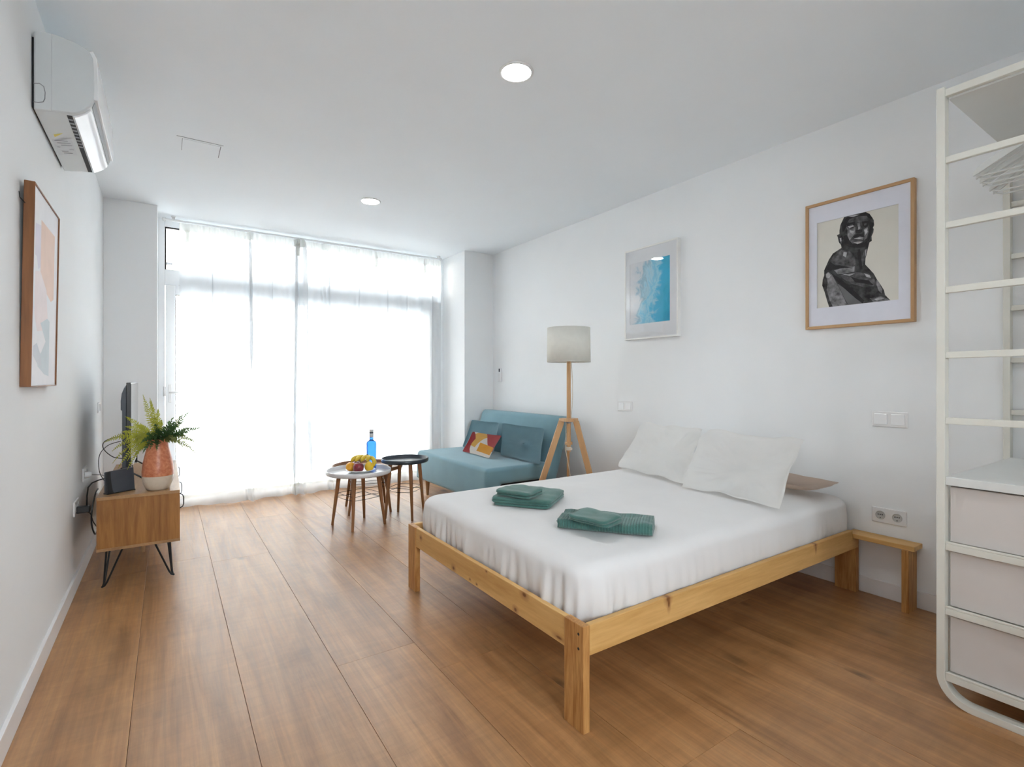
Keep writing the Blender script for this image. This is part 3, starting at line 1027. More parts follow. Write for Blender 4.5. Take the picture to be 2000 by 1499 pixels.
def plate(name, label, cat, wall, y0, y1, z0, z1, kind):
    s = 1 if wall == XL else -1
    X = lambda d: wall + s * d
    t = thing(name, label, cat, (wall, (y0 + y1) / 2, (z0 + z1) / 2))
    part('frame', MB().box(min(X(0), X(0.009)), max(X(0), X(0.009)), y0, y1, z0, z1), M['plastic'], t, bevel=0.004)
    n = 2
    for k in range(n):
        a = y0 + (y1 - y0) * k / n + 0.009 + 0.003 * (1 - k)
        b_ = y0 + (y1 - y0) * (k + 1) / n - 0.009 - 0.003 * k
        if kind == 'switch':
            part('rocker', MB().box(min(X(0.008), X(0.0135)), max(X(0.008), X(0.0135)), a, b_, z0 + 0.013, z1 - 0.013), M['plastic_g'], t, bevel=0.002)
        else:
            yc, zc, r = (a + b_) / 2, (z0 + z1) / 2, 0.0235
            f = MB().lathe([(r, 0.0), (r - 0.0005, 0.0030), (r - 0.0025, 0.0030), (r - 0.0045, 0.0004), (0.0, 0.0004)], (0, 0, 0), 28)
            f.xf(Matrix.Translation(V((X(0.009), yc, zc))) @ Matrix.Rotation(s * PI / 2, 4, 'Y'))
            cup = part('socket_cup', f, M['cup'], t, smooth=True, autos=30)
            h = MB()
            for dy in (-0.0095, 0.0, 0.0095):
                hh = MB().lathe([(0.0034, 0.0), (0.0034, 0.0012), (0.0, 0.0012)], (0, 0, 0), 8)
                hh.xf(Matrix.Translation(V((X(0.0092), yc + dy, zc + 0.003))) @ Matrix.Rotation(s * PI / 2, 4, 'Y'))
                h.add(hh.v, hh.f)
            hh = MB().add([(X(0.0102), yc - 0.004, zc - 0.017), (X(0.0102), yc + 0.004, zc - 0.017), (X(0.0102), yc, zc - 0.010)], [(0, 1, 2)])
            h.add(hh.v, hh.f)
            part('socket_holes', h, M['dark'], cup, fixn=False)
    return t


plate('light_switch', 'double white light switch on right wall, above the bedside bench', 'switch', XR, 1.083, 1.251, 0.942, 1.028, 'switch')
plate('light_switch', 'double white light switch on right wall between lamp and bed pillows', 'switch', XR, 3.040, 3.205, 0.935, 1.018, 'switch')
plate('wall_socket', 'double white power socket low on right wall above the bedside bench', 'socket', XR, 1.088, 1.252, 0.411, 0.494, 'socket')
plate('wall_socket', 'double white power socket behind the television cabinet, with black plug', 'socket', XL, 3.775, 3.945, 0.425, 0.508, 'socket')
plate('wall_socket', 'double white power socket behind the television, with round white plug', 'socket', XL, 4.15, 4.32, 0.56, 0.645, 'socket')
sw = thing('light_switch', 'small single white switch far along the left wall, near window recess', 'switch', (XL, 5.03, 0.99))
part('frame', MB().box(XL, XL + 0.009, 4.99, 5.07, 0.95, 1.03), M['plastic'], sw, bevel=0.003)
part('rocker', MB().box(XL + 0.008, XL + 0.013, 5.003, 5.057, 0.963, 1.017), M['plastic_g'], sw, bevel=0.002)
rm = thing('remote_control', 'slim white remote control in its holder by the far corner', 'remote', (XR, 5.12, 1.27))
part('holder', MB().box(XR - 0.022, XR, 5.085, 5.150, 1.185, 1.285), M['plastic'], rm, bevel=0.003)
part('body', MB().box(XR - 0.020, XR - 0.004, 5.091, 5.144, 1.195, 1.345), M['plastic_g'], rm, bevel=0.005)
part('display', MB().box(XR - 0.0212, XR - 0.0195, 5.099, 5.130, 1.300, 1.338), M['darkgrey'], rm)

# ------------------------------------------------------------------ bed
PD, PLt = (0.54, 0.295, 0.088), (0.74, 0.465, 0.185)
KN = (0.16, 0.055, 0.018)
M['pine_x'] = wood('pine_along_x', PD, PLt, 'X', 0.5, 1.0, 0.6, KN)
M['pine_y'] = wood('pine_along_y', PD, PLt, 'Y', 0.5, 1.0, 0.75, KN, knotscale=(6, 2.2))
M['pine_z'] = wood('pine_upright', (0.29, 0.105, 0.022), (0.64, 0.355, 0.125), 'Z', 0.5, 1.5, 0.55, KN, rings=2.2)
BX0, BX1, BY0, BY1, BZ = 1.164, 3.262, 1.296, 2.804, 0.365
BR = (2.2, 2.05, 0)
M['pine_foot'] = knots_at(wood('pine_foot_rail', PD, PLt, 'Y', 0.5, 1.0, 0.0), BR,
                          [((1.168, y, z), (0.03, a, b_)) for y, z, a, b_ in ((2.636, 0.325, 0.010, 0.009), (2.246, 0.276, 0.013, 0.010), (2.019, 0.271, 0.006, 0.004), (2.081, 0.274, 0.006, 0.004),
                                                                           (1.645, 0.353, 0.016, 0.010), (1.707, 0.272, 0.011, 0.009), (1.935, 0.356, 0.006, 0.004), (1.430, 0.274, 0.020, 0.006))], KN)
M['pine_side'] = knots_at(wood('pine_side_rail', PD, PLt, 'X', 0.5, 1.0, 0.0), BR,
                          [((1.600, 1.29, 0.358), (0.012, 0.05, 0.014)), ((1.604, 1.29, 0.338), (0.006, 0.05, 0.018)), ((2.742, 1.29, 0.360), (0.011, 0.05, 0.009)), ((2.745, 1.29, 0.340), (0.005, 0.05, 0.014))], KN)
bed = thing('bed_frame', 'low natural pine double bed frame with square board legs', 'bed', (2.2, 2.05, 0))
LT_, LW = 0.030, 0.100
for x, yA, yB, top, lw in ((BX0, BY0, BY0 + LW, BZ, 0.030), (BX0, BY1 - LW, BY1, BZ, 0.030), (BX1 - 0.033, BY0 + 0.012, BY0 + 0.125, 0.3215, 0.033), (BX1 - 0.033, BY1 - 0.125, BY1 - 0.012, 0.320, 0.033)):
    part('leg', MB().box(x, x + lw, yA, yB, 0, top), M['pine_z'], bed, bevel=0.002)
part('side_rail', MB().prism([(BX0 + 0.030, BZ - 0.105), (BX1 - 0.033, BZ - 0.105), (BX1 - 0.033, 0.3205), (3.158, 0.3205), (3.158, BZ), (BX0 + 0.030, BZ)], lambda p, a: (p[0], a, p[1]), BY0, BY0 + 0.024), M['pine_side'], bed, bevel=0.003)
part('side_rail', MB().box(BX0 + 0.030, BX1 - 0.033, BY1 - 0.024, BY1, BZ - 0.105, BZ), M['pine_x'], bed, bevel=0.003)
part('foot_rail', MB().box(BX0 + 0.004, BX0 + 0.026, BY0 + LW, BY1 - LW, BZ - 0.108, BZ), M['pine_foot'], bed, bevel=0.003)
part('head_rail', MB().box(BX1 - 0.030, BX1 - 0.008, BY0 + 0.125, BY1 - 0.125, BZ - 0.145, BZ - 0.045), M['pine_y'], bed, bevel=0.003)
for k in range(13):
    x = BX0 + 0.07 + k * 0.152
    part('slat', MB().box(x, x + 0.07, BY0 + 0.024, BY1 - 0.024, BZ - 0.085, BZ - 0.067), M['pine_y'], bed)
for z in (0.355 - 0.022, 0.355 - 0.072):
    part('screw', MB().lathe([(0.0, 0.0), (0.005, 0.0), (0.005, 0.002)], (0, 0, 0), 10).xf(Matrix.Translation(V((BX0 - 0.0006, BY0 + 0.024, z))) @ Matrix.Rotation(PI / 2, 4, 'Y')), M['dark'], bed)

# bedside bench
bb = thing('bedside_bench', 'narrow pine bedside bench bridging from the bed to its own board leg', 'bench', (3.22, 1.1, 0))
part('bench_top', MB().box(3.162, 3.272, 1.015, 1.338, 0.3215, 0.346), M['pine_y'], bb, bevel=0.002)
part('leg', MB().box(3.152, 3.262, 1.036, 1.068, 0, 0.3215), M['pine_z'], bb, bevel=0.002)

# mattress in a gathered fitted sheet
M['sheet'] = mat('white_cotton_sheet', (0.73, 0.72, 0.715), 0.85, 0.02, 4, 0.10, 160, sheen=0.15)
MX0, MX1, MY0, MY1 = 1.200, 3.262, 1.328, 2.772
MZ0, MZ1 = BZ - 0.067, 0.537


def rrect(u, inset, r):
    """point + outward normal on rounded rectangle, u in 0..1 by arc length"""
    x0, x1, y0, y1 = MX0 + inset, MX1 - inset, MY0 + inset, MY1 - inset
    r = max(0.004, r)
    w, h = x1 - x0 - 2 * r, y1 - y0 - 2 * r
    segs = [w, PI * r / 2, h, PI * r / 2, w, PI * r / 2, h, PI * r / 2]
    t = u * sum(segs)
    i = 0
    while i < 7 and t > segs[i]:
        t -= segs[i]
        i += 1
    if i == 0:
        return V((x0 + r + t, y0)), V((0, -1))
    if i == 2:
        return V((x1, y0 + r + t)), V((1, 0))
    if i == 4:
        return V((x1 - r - t, y1)), V((0, 1))
    if i == 6:
        return V((x0, y1 - r - t)), V((-1, 0))
    cx, cy, a0 = {1: (x1 - r, y0 + r, -PI / 2), 3: (x1 - r, y1 - r, 0), 5: (x0 + r, y1 - r, PI / 2), 7: (x0 + r, y0 + r, PI)}[i]
    a = a0 + t / r
    n = V((math.cos(a), math.sin(a)))
    return V((cx, cy)) + n * r, n


levels = []
for k in range(9):                       # wall of the mattress
    z = MZ0 + (MZ1 - 0.062 - MZ0) * k / 8
    levels.append((z, 0.006 - 0.012 * math.sin(PI * k / 8) + 0.012 * (1 - k / 8), 1 - k / 9.5))
for k in range(1, 8):                    # rounded shoulder
    a = PI / 2 * k / 7
    levels.append((MZ1 - 0.062 + 0.062 * math.sin(a), 0.006 + 0.075 * (1 - math.cos(a)), max(0.0, 0.12 - 0.03 * k)))
NP = 720
vs, fs = [], []
for z, ins, wr in levels:
    for k in range(NP):
        u = k / NP
        p, n = rrect(u, ins, 0.115 - min(ins, 0.04))
        dc = min(math.hypot(p.x - cx, p.y - cy) for cx in (MX0, MX1) for cy in (MY0, MY1))
        gather = 0.28 + 1.0 * math.exp(-(dc / 0.42) ** 2) + (0.45 if p.x < MX0 + 0.02 else 0.0)
        q = u * 640
        w = (math.sin(q * 1.0 + 2.2 * math.sin(q * 0.13)) * 0.6 + 0.5 * math.sin(q * 0.43 + 1.7) + mnoise.noise(V((u * 260, z * 6, 3.1))) * 0.9
             + 0.8 * math.sin(q * 0.21 + z * 12))
        d = wr * gather * 0.0085 * w + 0.004 * mnoise.noise(V((p.x * 2.2, p.y * 2.2, z * 3)))
        vs.append((p.x + n.x * d, p.y + n.y * d, z))
nl = len(levels)
for j in range(nl - 1):
    for k in range(NP):
        k2 = (k + 1) % NP
        fs.append((j * NP + k, j * NP + k2, (j + 1) * NP + k2, (j + 1) * NP + k))
top = [(vs[(nl - 1) * NP + k]) for k in range(NP)]
rings = 16
prev = (nl - 1) * NP
cxm, cym = (MX0 + MX1) / 2, (MY0 + MY1) / 2
for r_ in range(1, rings):
    f = 1 - r_ / rings
    b0 = len(vs)
    for k in range(NP):
        x, y = cxm + (top[k][0] - cxm) * f, cym + (top[k][1] - cym) * f
        e = min(x - MX0, MX1 - x, y - MY0, MY1 - y)
        z = MZ1 + 0.010 * (1 - math.exp(-e / 0.15)) + 0.0025 * mnoise.noise(V((x * 3, y * 3, 0.3))) + 0.0012 * mnoise.noise(V((x * 9 + y * 5, y * 4 - x * 2, 0.9)))
        vs.append((x, y, z))
    for k in range(NP):
        k2 = (k + 1) % NP
        fs.append((prev + k, prev + k2, b0 + k2, b0 + k))
    prev = b0
vs.append((cxm, cym, MZ1 + 0.010))
for k in range(NP):
    fs.append((prev + k, prev + (k + 1) % NP, len(vs) - 1))
fs.append(tuple(range(NP - 1, -1, -1)))
mt = part('mattress', MB().add(vs, fs), M['sheet'], None, smooth=True, loc=(2.2, 2.05, MZ0))
tag(mt, 'double mattress under a gathered white fitted sheet on the pine bed', 'mattress')
MT = MZ1 + 0.010


# ------------------------------------------------------------------ pillows
def pillow_mb(bl, br, tl, tr, T, pinch=0.06, seed=0, flange=0.0, n=48, wr=0.004, buttons=(), flip=1, side_pinch=None, left_pinch=None, back=0.45, round_=0.05, wave=0.0):
    sp2 = pinch if side_pinch is None else side_pinch
    sl2 = sp2 if left_pinch is None else left_pinch
    bl, br, tl, tr = map(V, (bl, br, tl, tr))
    nrm = (br - bl).cross(tl - bl).normalized() * flip
    out = []
    for side in (1, -1):
        def fn(u, v):
            a, b_ = u * 2 - 1, v * 2 - 1
            # concave edges, pointed corners
            a2 = a * (1 - (sp2 if a > 0 else sl2) * (1 - b_ * b_) * abs(a) ** 3)
            b2 = b_ * (1 - pinch * (1 - a * a) * abs(b_) ** 3)
            cr_ = 1 - round_ * abs(a) ** 7 * abs(b_) ** 7
            rim = max(abs(a), abs(b_)) ** 4
            a2 = a2 * cr_ + wave * rim * mnoise.noise(V((a * 2.1, b_ * 2.1, seed + 20)))
            b2 = b2 * cr_ + wave * rim * mnoise.noise(V((a * 2.1, b_ * 2.1, seed + 31)))
            s, t = (a2 + 1) / 2, (b2 + 1) / 2
            p = bl * (1 - s) * (1 - t) + br * s * (1 - t) + tl * (1 - s) * t + tr * s * t
            e = 1.0 + flange
            ea, eb = min(1, abs(a) * e), min(1, abs(b_) * e)
            h = T * ((1 - ea ** 2.0) * (1 - eb ** 2.0)) ** 0.60
            # gathers running in from the corners and edges
            w = mnoise.noise(V((a * 2.3 + seed, b_ * 2.3, seed * 1.7))) * 1.2
            ang = math.atan2(b_, a)
            rad = min(1, math.hypot(a, b_))
            w += 0.7 * mnoise.noise(V((math.cos(ang) * 9 + seed, math.sin(ang) * 9, rad * 1.3))) * rad
            edge = (1 - ea ** 6) * (1 - eb ** 6)
            h += wr * w * edge * 2.2
            for bu, bv, bd_, bw in buttons:
                h -= bd_ * math.exp(-(((a - bu) / bw) ** 2 + ((b_ - bv) / bw) ** 2))
            h *= 1.0 if side > 0 else back
            return p + nrm * (side * h + wave * 0.35 * rim * mnoise.noise(V((a * 2.6 + 4, b_ * 2.6, seed + 44))))
        out.append(fn)
    mb = MB()
    mb.grid(out[0], n, n)
    mb.grid(out[1], n, n)
    return mb


M['cotton'] = mat('white_cotton_pillowcase', (0.91, 0.905, 0.89), 0.9, 0.015, 5, 0.08, 180, sheen=0.1)
M['beige'] = mat('beige_pillowcase', (0.66, 0.55, 0.47), 0.9, 0.03, 6, 0.08, 180, sheen=0.1)
z0 = MT + 0.002
p = part('pillow', pillow_mb((2.72, 2.66, z0 + 0.02), (2.60, 1.99, z0 + 0.02), (3.10, 2.75, 0.882), (3.05, 2.17, 0.868), 0.135, 0.05, 1.3, 0.03, wr=0.015, side_pinch=0.03, left_pinch=0.0, back=0.4, round_=0.03, wave=0.05), M['cotton'], None, smooth=True, loc=(2.85, 2.4, z0))
tag(p, 'plump white pillow propped at the head of the bed, on the sofa side', 'pillow')
p = part('pillow', pillow_mb((2.56, 1.985, z0 + 0.004), (2.50, 1.338, z0 + 0.012), (2.955, 2.075, 0.886), (2.97, 1.452, 0.868), 0.150, 0.07, 4.1, 0.045, wr=0.020, side_pinch=0.09, left_pinch=-0.05, back=0.35, round_=0.025, wave=0.06), M['cotton'], None, smooth=True, loc=(2.75, 1.7, z0))
tag(p, 'creased white pillow with flange propped nearest the bedside bench', 'pillow')
p = part('pillow', pillow_mb((2.93, 2.06, z0 + 0.075), (2.90, 1.385, z0 + 0.060), (3.235, 2.06, z0 + 0.085), (3.19, 1.375, z0 + 0.066), 0.135, 0.03, 7.7, 0.02, wr=0.006, side_pinch=-0.02, back=0.45, round_=0.03, wave=0.03), M['beige'], None, smooth=True, loc=(3.05, 1.7, z0))
tag(p, 'flat beige pillow lying behind the propped white pillow near the bench', 'pillow')

# ------------------------------------------------------------------ towels
def towel_mat(name, c, ribdir, ribs=240.0, amp=0.6):
    m, nt, b, N = base(name)
    t = N('ShaderNodeTexCoord')
    nz = N('ShaderNodeTexNoise')
    nz.inputs['Scale'].default_value = 14
    nz.inputs['Detail'].default_value = 5
    nt.links.new(t.outputs['Object'], nz.inputs['Vector'])
    r = N('ShaderNodeValToRGB')
    r.color_ramp.elements[0].position = 0.3
    r.color_ramp.elements[1].position = 0.7
    r.color_ramp.elements[0].color = tuple(x * 0.84 for x in c) + (1,)
    r.color_ramp.elements[1].color = tuple(x * 1.15 for x in c) + (1,)
    nt.links.new(nz.outputs['Fac'], r.inputs['Fac'])
    nt.links.new(r.outputs['Color'], b.inputs['Base Color'])
    b.inputs['Roughness'].default_value = 0.95
    b.inputs['Sheen Weight'].default_value = 0.35
    b.inputs['Specular IOR Level'].default_value = 0.1
    f = N('ShaderNodeTexNoise')
    f.inputs['Scale'].default_value = 260
    nt.links.new(t.outputs['Object'], f.inputs['Vector'])
    dt = N('ShaderNodeVectorMath')
    dt.operation = 'DOT_PRODUCT'
    dt.inputs[1].default_value = ribdir
    nt.links.new(t.outputs['Object'], dt.inputs[0])
    ml = N('ShaderNodeMath')
    ml.operation = 'MULTIPLY'
    ml.inputs[1].default_value = ribs
    nt.links.new(dt.outputs['Value'], ml.inputs[0])
    sn = N('ShaderNodeMath')
    sn.operation = 'SINE'
    nt.links.new(ml.outputs[0], sn.inputs[0])
    ad = N('ShaderNodeMath')
    ad.operation = 'MULTIPLY_ADD'
    ad.inputs[1].default_value = amp
    nt.links.new(sn.outputs[0], ad.inputs[0])
    nt.links.new(f.outputs['Fac'], ad.inputs[2])
    bp = N('ShaderNodeBump')
    bp.inputs['Strength'].default_value = 0.8
    bp.inputs['Distance'].default_value = 0.0030
    nt.links.new(ad.outputs[0], bp.inputs['Height'])
    nt.links.new(bp.outputs[0], b.inputs['Normal'])
    return m


TG = (0.068, 0.168, 0.146)


def folded(Lg, W, layers, t, gap, seed, nw=14, skew=0.0):
    """serpentine folded cloth: cross-section in local (x,z), extruded along y; x from 0..Lg, y 0..W"""
    rs = random.Random(seed)
    line = []
    pitch = t + gap
    r = pitch / 2
    for k in range(layers):
        z = t / 2 + k * pitch
        a, b_ = r + t / 2 + rs.uniform(0, 0.010), Lg - r - t / 2 - rs.uniform(0, 0.010)
        if k == 0:
            a = 0.02
        if k == layers - 1:
            if k % 2 == 0:
                b_ = Lg - 0.004
            else:
                a = 0.004
        xs_ = [a + (b_ - a) * i / 11 for i in range(12)]
        if k % 2:
            xs_ = xs_[::-1]
        line += [(x, z) for x in xs_]
        if k < layers - 1:
            right = (k % 2 == 0)
            cx = xs_[-1]
            for i in range(1, 7):
                a_ = -PI / 2 + PI * i / 7
                line.append((cx + (1 if right else -1) * r * math.cos(a_) * 1.15, z + r + r * math.sin(a_)))
    pts = [V(p) for p in line]
    up, dn = [], []
    for i in range(len(pts)):
        d = (pts[min(i + 1, len(pts) - 1)] - pts[max(i - 1, 0)]).normalized()
        n = V((-d.y, d.x))
        up.append(pts[i] + n * t / 2)
        dn.append(pts[i] - n * t / 2)
    loop = up + dn[::-1]
    nl_ = len(loop)
    vs, fs = [], []
    zmax = layers * pitch
    for j in range(nw):
        v = j / (nw - 1)
        y = W * v
        endr = 0.004 * (1 if j in (0, nw - 1) else 0)
        for p in loop:
            k = p.y / zmax
            sag = 0.006 * mnoise.noise(V((p.x * 9, y * 9, seed))) * k + 0.004 * mnoise.noise(V((p.x * 22, y * 15, seed + 5))) * k
            dx = 0.006 * mnoise.noise(V((k * 6, y * 8, seed + 2)))
            dy = 0.007 * mnoise.noise(V((p.x * 6, k * 7, seed + 9)))
            ex = min(p.x, Lg - p.x) / Lg
            ey = min(v, 1 - v)
            rnd_ = 0.012 * math.exp(-(ex / 0.05) ** 2) * (1 - 2 * v)
            drop = 0.30 * math.exp(-(ex / 0.05) ** 2) + 0.16 * math.exp(-(ey / 0.05) ** 2)
            vs.append((p.x + dx + 0.010 * math.exp(-(ey / 0.05) ** 2) * (1 - 2 * p.x / Lg), y + rnd_ + dy * (2 * v - 1 if j else -1),
                       max(0.0005, (p.y + sag * 1.6) * (1 - drop * k * 0.6))))
    for j in range(nw - 1):
        for i in range(nl_):
            i2 = (i + 1) % nl_
            fs.append((j * nl_ + i, j * nl_ + i2, (j + 1) * nl_ + i2, (j + 1) * nl_ + i))
    n2 = len(pts)
    for i in range(n2 - 1):
        fs.append((i, i + 1, nl_ - 2 - i, nl_ - 1 - i))
        b0 = (nw - 1) * nl_
        fs.append((b0 + nl_ - 1 - i, b0 + nl_ - 2 - i, b0 + i + 1, b0 + i))
    return MB().add(vs, fs)


def frame_of(o, xd, z):
    """matrix with local x along xd (2-D), y to its left, origin o"""
    x = V((xd[0], xd[1], 0)).normalized()
    y = V((-x.y, x.x, 0))
    return Matrix(((x.x, y.x, 0, o[0]), (x.y, y.y, 0, o[1]), (0, 0, 1, z), (0, 0, 0, 1)))


d = V((0.202, -0.274))
tw = part('bath_towel', folded(0.335, 0.33, 3, 0.0125, 0.0030, 3).xf(frame_of((1.395, 2.285), d, z0)), towel_mat('green_towel_a', TG, (0.59, -0.80, 0), 210, 0.12), None, smooth=True, loc=(1.6, 2.25, z0))
tag(tw, 'folded dark green bath towel on the bed, nearer the sofa, layers showing', 'towel')
# second bath towel: smooth fold to the front, layer ends to the right
dd = V((0.256, -0.326)).normalized()
perp = V((-dd.y, dd.x))
tw = part('bath_towel', folded(0.235, 0.41, 2, 0.0215, 0.0008, 8, 30).xf(frame_of((1.402 + perp.x * 0.235, 1.742 + perp.y * 0.235), -perp, z0)), towel_mat('green_towel_b', TG, (dd.x, dd.y, 0), 520), None, smooth=True, loc=(1.6, 1.6, z0))
tag(tw, 'ribbed folded dark green bath towel lying closest to the bed foot corner', 'towel')
zt = z0 + 0.0495
ds = V((1.685 - 1.475, 2.173 - 2.085)).normalized()
tw = part('hand_towel', folded(0.185, 0.20, 2, 0.0125, 0.006, 12).xf(frame_of((1.490, 2.085), (0.55, 0.22), zt)), towel_mat('green_towel_c', TG, (0.4, -0.9, 0), 260, 0.06), None, smooth=True, loc=(1.58, 2.2, zt))
tag(tw, 'small folded green hand towel with open layers on the towel nearer the sofa', 'towel')
tw = part('hand_towel', folded(0.165, 0.195, 2, 0.0150, 0.001, 21).xf(frame_of((1.455, 1.500), (0.93, 0.20), zt)), towel_mat('green_towel_d', TG, (0.9, -0.4, 0), 200, 0.06), None, smooth=True, loc=(1.55, 1.6, zt))
tag(tw, 'small smooth folded green hand towel on the ribbed towel at bed foot', 'towel')

# ------------------------------------------------------------------ sofa bed
M['sofa'] = mat('blue_grey_upholstery', (0.170, 0.310, 0.365), 0.9, 0.05, 5, 0.25, 420, sheen=0.25)
M['sofaleg'] = wood('sofa_leg_wood', (0.30, 0.14, 0.06), (0.46, 0.24, 0.11), 'Z', 0.5)
so = thing('sofa_bed', 'blue grey fabric sofa bed against the right wall by the window', 'sofa', (2.7, 4.45, 0))


def cushion_block(x0, x1, y0, y1, z0_, z1_, r, crown=0.012, seed=0.0):
    """soft box"""
    n = 26
    mb = MB()
    mb.box(x0, x1, y0, y1, z0_, z1_)
    return mb


def soft(name, mb, mm, parent, w=0.03, seg=5, **k):
    o = part(name, mb, mm, parent, bevel=w, seg=seg, smooth=True, **k)
    return o


SY0, SY1 = 3.715, 5.165
Sk = [(2.225, 0.145), (2.235, 0.30), (2.242, 0.444), (2.60, 0.446), (2.93, 0.442), (2.93, 0.295), (2.40, 0.295), (2.365, 0.145)]
soft('seat', MB().prism(Sk, lambda p, a: (p[0], a, p[1]), SY0, SY1), M['sofa'], so, 0.034, 6)
Bk = [(2.865, 0.20), (3.000, 0.20), (3.195, 0.835), (3.172, 0.855), (3.09, 0.858), (3.062, 0.845)]
soft('backrest', MB().prism(Bk, lambda p, a: (p[0], a, p[1]), SY0 + 0.01, SY1 + 0.01), M['sofa'], so, 0.05, 6)
part('base_frame_shade', MB().box(2.40, 3.02, SY0 + 0.06, SY1 - 0.06, 0.13, 0.295), M['dark'], so, bevel=0.004)  # near-black block stands in for the shadow gap under the seat
for x, y in ((2.26, 4.93), (2.26, 3.86), (2.96, 5.05), (2.96, 3.83)):
    part('leg', MB().lathe([(0.0, 0), (0.013, 0), (0.024, 0.16), (0, 0.16)], (x, y, 0), 14), M['sofaleg'], so, smooth=True, autos=40)


def cushion(nm, label, bl, br, tl, tr, T, mm, buttons=(), seed=0.0, pinch=0.06, wr=0.003):
    t = part(nm, pillow_mb(bl, br, tl, tr, T, pinch, seed, 0.02, 36, wr, buttons), mm, None, smooth=True, loc=(V(bl) + V(br)) / 2)
    return tag(t, label, 'cushion')


cr = cushion('back_cushion', 'buttoned blue grey cushion leaning on sofa back, the one nearer the lamp', (2.745, 4.285, 0.452), (2.72, 3.585, 0.452), (2.935, 4.545, 0.755), (2.925, 3.775, 0.755), 0.125,
             M['sofa'], ((0.0, 0.0, 0.050, 0.20),), 2.2)
cl = cushion('back_cushion', 'buttoned blue grey cushion leaning on sofa back, the one nearer the window', (2.735, 5.06, 0.452), (2.735, 4.38, 0.452), (2.925, 5.17, 0.748), (2.925, 4.57, 0.755), 0.125,
             M['sofa'], ((-0.1, 0.0, 0.050, 0.20),), 5.1)
for c, iu in ((cr, 18), (cl, 16)):
    q = c.location + c.data.vertices[18 * 36 + iu].co
    part('button', MB().lathe([(0, -0.008), (0.010, -0.006), (0.012, 0), (0.010, 0.006), (0, 0.008)], tuple(q), 10), M['sofa'], c, smooth=True)


def cushion_mat():
    """hand-tufted shapes on a cream cover: red corners, yellow ring and orange block"""
    m, nt, b, N = base('patterned_cushion_cover')
    t = N('ShaderNodeUVMap')
    sx = N('ShaderNodeSeparateXYZ')
    nt.links.new(t.outputs[0], sx.inputs[0])

    def circ(cx, cy, r, ax=1.0):
        mp = N('ShaderNodeVectorMath')
        mp.operation = 'DISTANCE'
        mul_ = N('ShaderNodeVectorMath')
        mul_.operation = 'MULTIPLY'
        mul_.inputs[1].default_value = (1.5 * ax, 1.0, 0)
        nt.links.new(t.outputs[0], mul_.inputs[0])
        nt.links.new(mul_.outputs[0], mp.inputs[0])
        mp.inputs[1].default_value = (cx * 1.5 * ax, cy, 0)
        c = N('ShaderNodeMath')
        c.operation = 'LESS_THAN'
        c.inputs[1].default_value = r
        nt.links.new(mp.outputs['Value'], c.inputs[0])
        return c.outputs[0]

    def half(a, b_, c0):
        """a*u+b*v > c0"""
        d_ = N('ShaderNodeVectorMath')
        d_.operation = 'DOT_PRODUCT'
        d_.inputs[1].default_value = (a, b_, 0)
        nt.links.new(t.outputs[0], d_.inputs[0])
        c = N('ShaderNodeMath')
        c.operation = 'GREATER_THAN'
        c.inputs[1].default_value = c0
        nt.links.new(d_.outputs['Value'], c.inputs[0])
        return c.outputs[0]

    def op(kind, a, b_=None):
        q = N('ShaderNodeMath')
        q.operation = kind
        for i, z in enumerate((a, b_)):
            if z is None:
                continue
            if isinstance(z, float):
                q.inputs[i].default_value = z
            else:
                nt.links.new(z, q.inputs[i])
        return q.outputs[0]
    col = None
    cur = (0.76, 0.71, 0.66, 1)

    def lay(mask, c):
        nonlocal col
        mx = N('ShaderNodeMix')
        mx.data_type = 'RGBA'
        nt.links.new(mask, mx.inputs[0])
        if col is None:
            mx.inputs[6].default_value = cur
        else:
            nt.links.new(col, mx.inputs[6])
        mx.inputs[7].default_value = c
        col = mx.outputs[2]
    red, yel, org = (0.42, 0.050, 0.055, 1), (0.72, 0.42, 0.10, 1), (0.74, 0.34, 0.02, 1)
    ring = op('MULTIPLY', circ(0.36, 0.36, 0.66), op('SUBTRACT', 1.0, circ(0.60, 0.34, 0.50)))
    ring = op('MULTIPLY', ring, half(0.35, 1.0, 0.42))
    lay(ring, yel)
    lay(op('MULTIPLY', circ(0.98, 0.98, 0.70), half(1.0, 0.15, 0.62)), red)
    lay(op('MULTIPLY', op('SUBTRACT', 1.0, circ(0.45, 0.45, 0.50)), half(-1.0, -0.25, -0.34)), red)
    blk = op('MULTIPLY', op('MULTIPLY', half(1.0, 0.1, 0.40), half(-1.0, 0.0, -0.93)), op('MULTIPLY', half(0.12, 1.0, 0.24), half(-0.22, -1.0, -0.66)))
    lay(blk, org)
    nt.links.new(col, b.inputs['Base Color'])
    b.inputs['Roughness'].default_value = 0.95
    b.inputs['Sheen Weight'].default_value = 0.2
    nz = N('ShaderNodeTexNoise')
    nz.inputs['Scale'].default_value = 120
    nt.links.new(t.outputs[0], nz.inputs['Vector'])
    bp = N('ShaderNodeBump')
    bp.inputs['Strength'].default_value = 0.4
    bp.inputs['Distance'].default_value = 0.003
    nt.links.new(nz.outputs['Fac'], bp.inputs['Height'])
    nt.links.new(bp.outputs[0], b.inputs['Normal'])
    return m


sc_ = cushion('throw_cushion', 'small cream cushion with red, yellow and orange shapes on the sofa', (2.565, 4.745, 0.452), (2.545, 4.16, 0.452), (2.645, 4.66, 0.668), (2.645, 4.085, 0.675), 0.085,
              cushion_mat(), (), 3.3, 0.07)
me = sc_.data
uv = me.uv_layers.new(name='UVMap')
nn = 36
for poly in me.polygons:
    for li in poly.loop_indices:
        vi = me.loops[li].vertex_index % (nn * nn)
        uv.data[li].uv = ((vi % nn) / (nn - 1), (vi // nn) / (nn - 1))

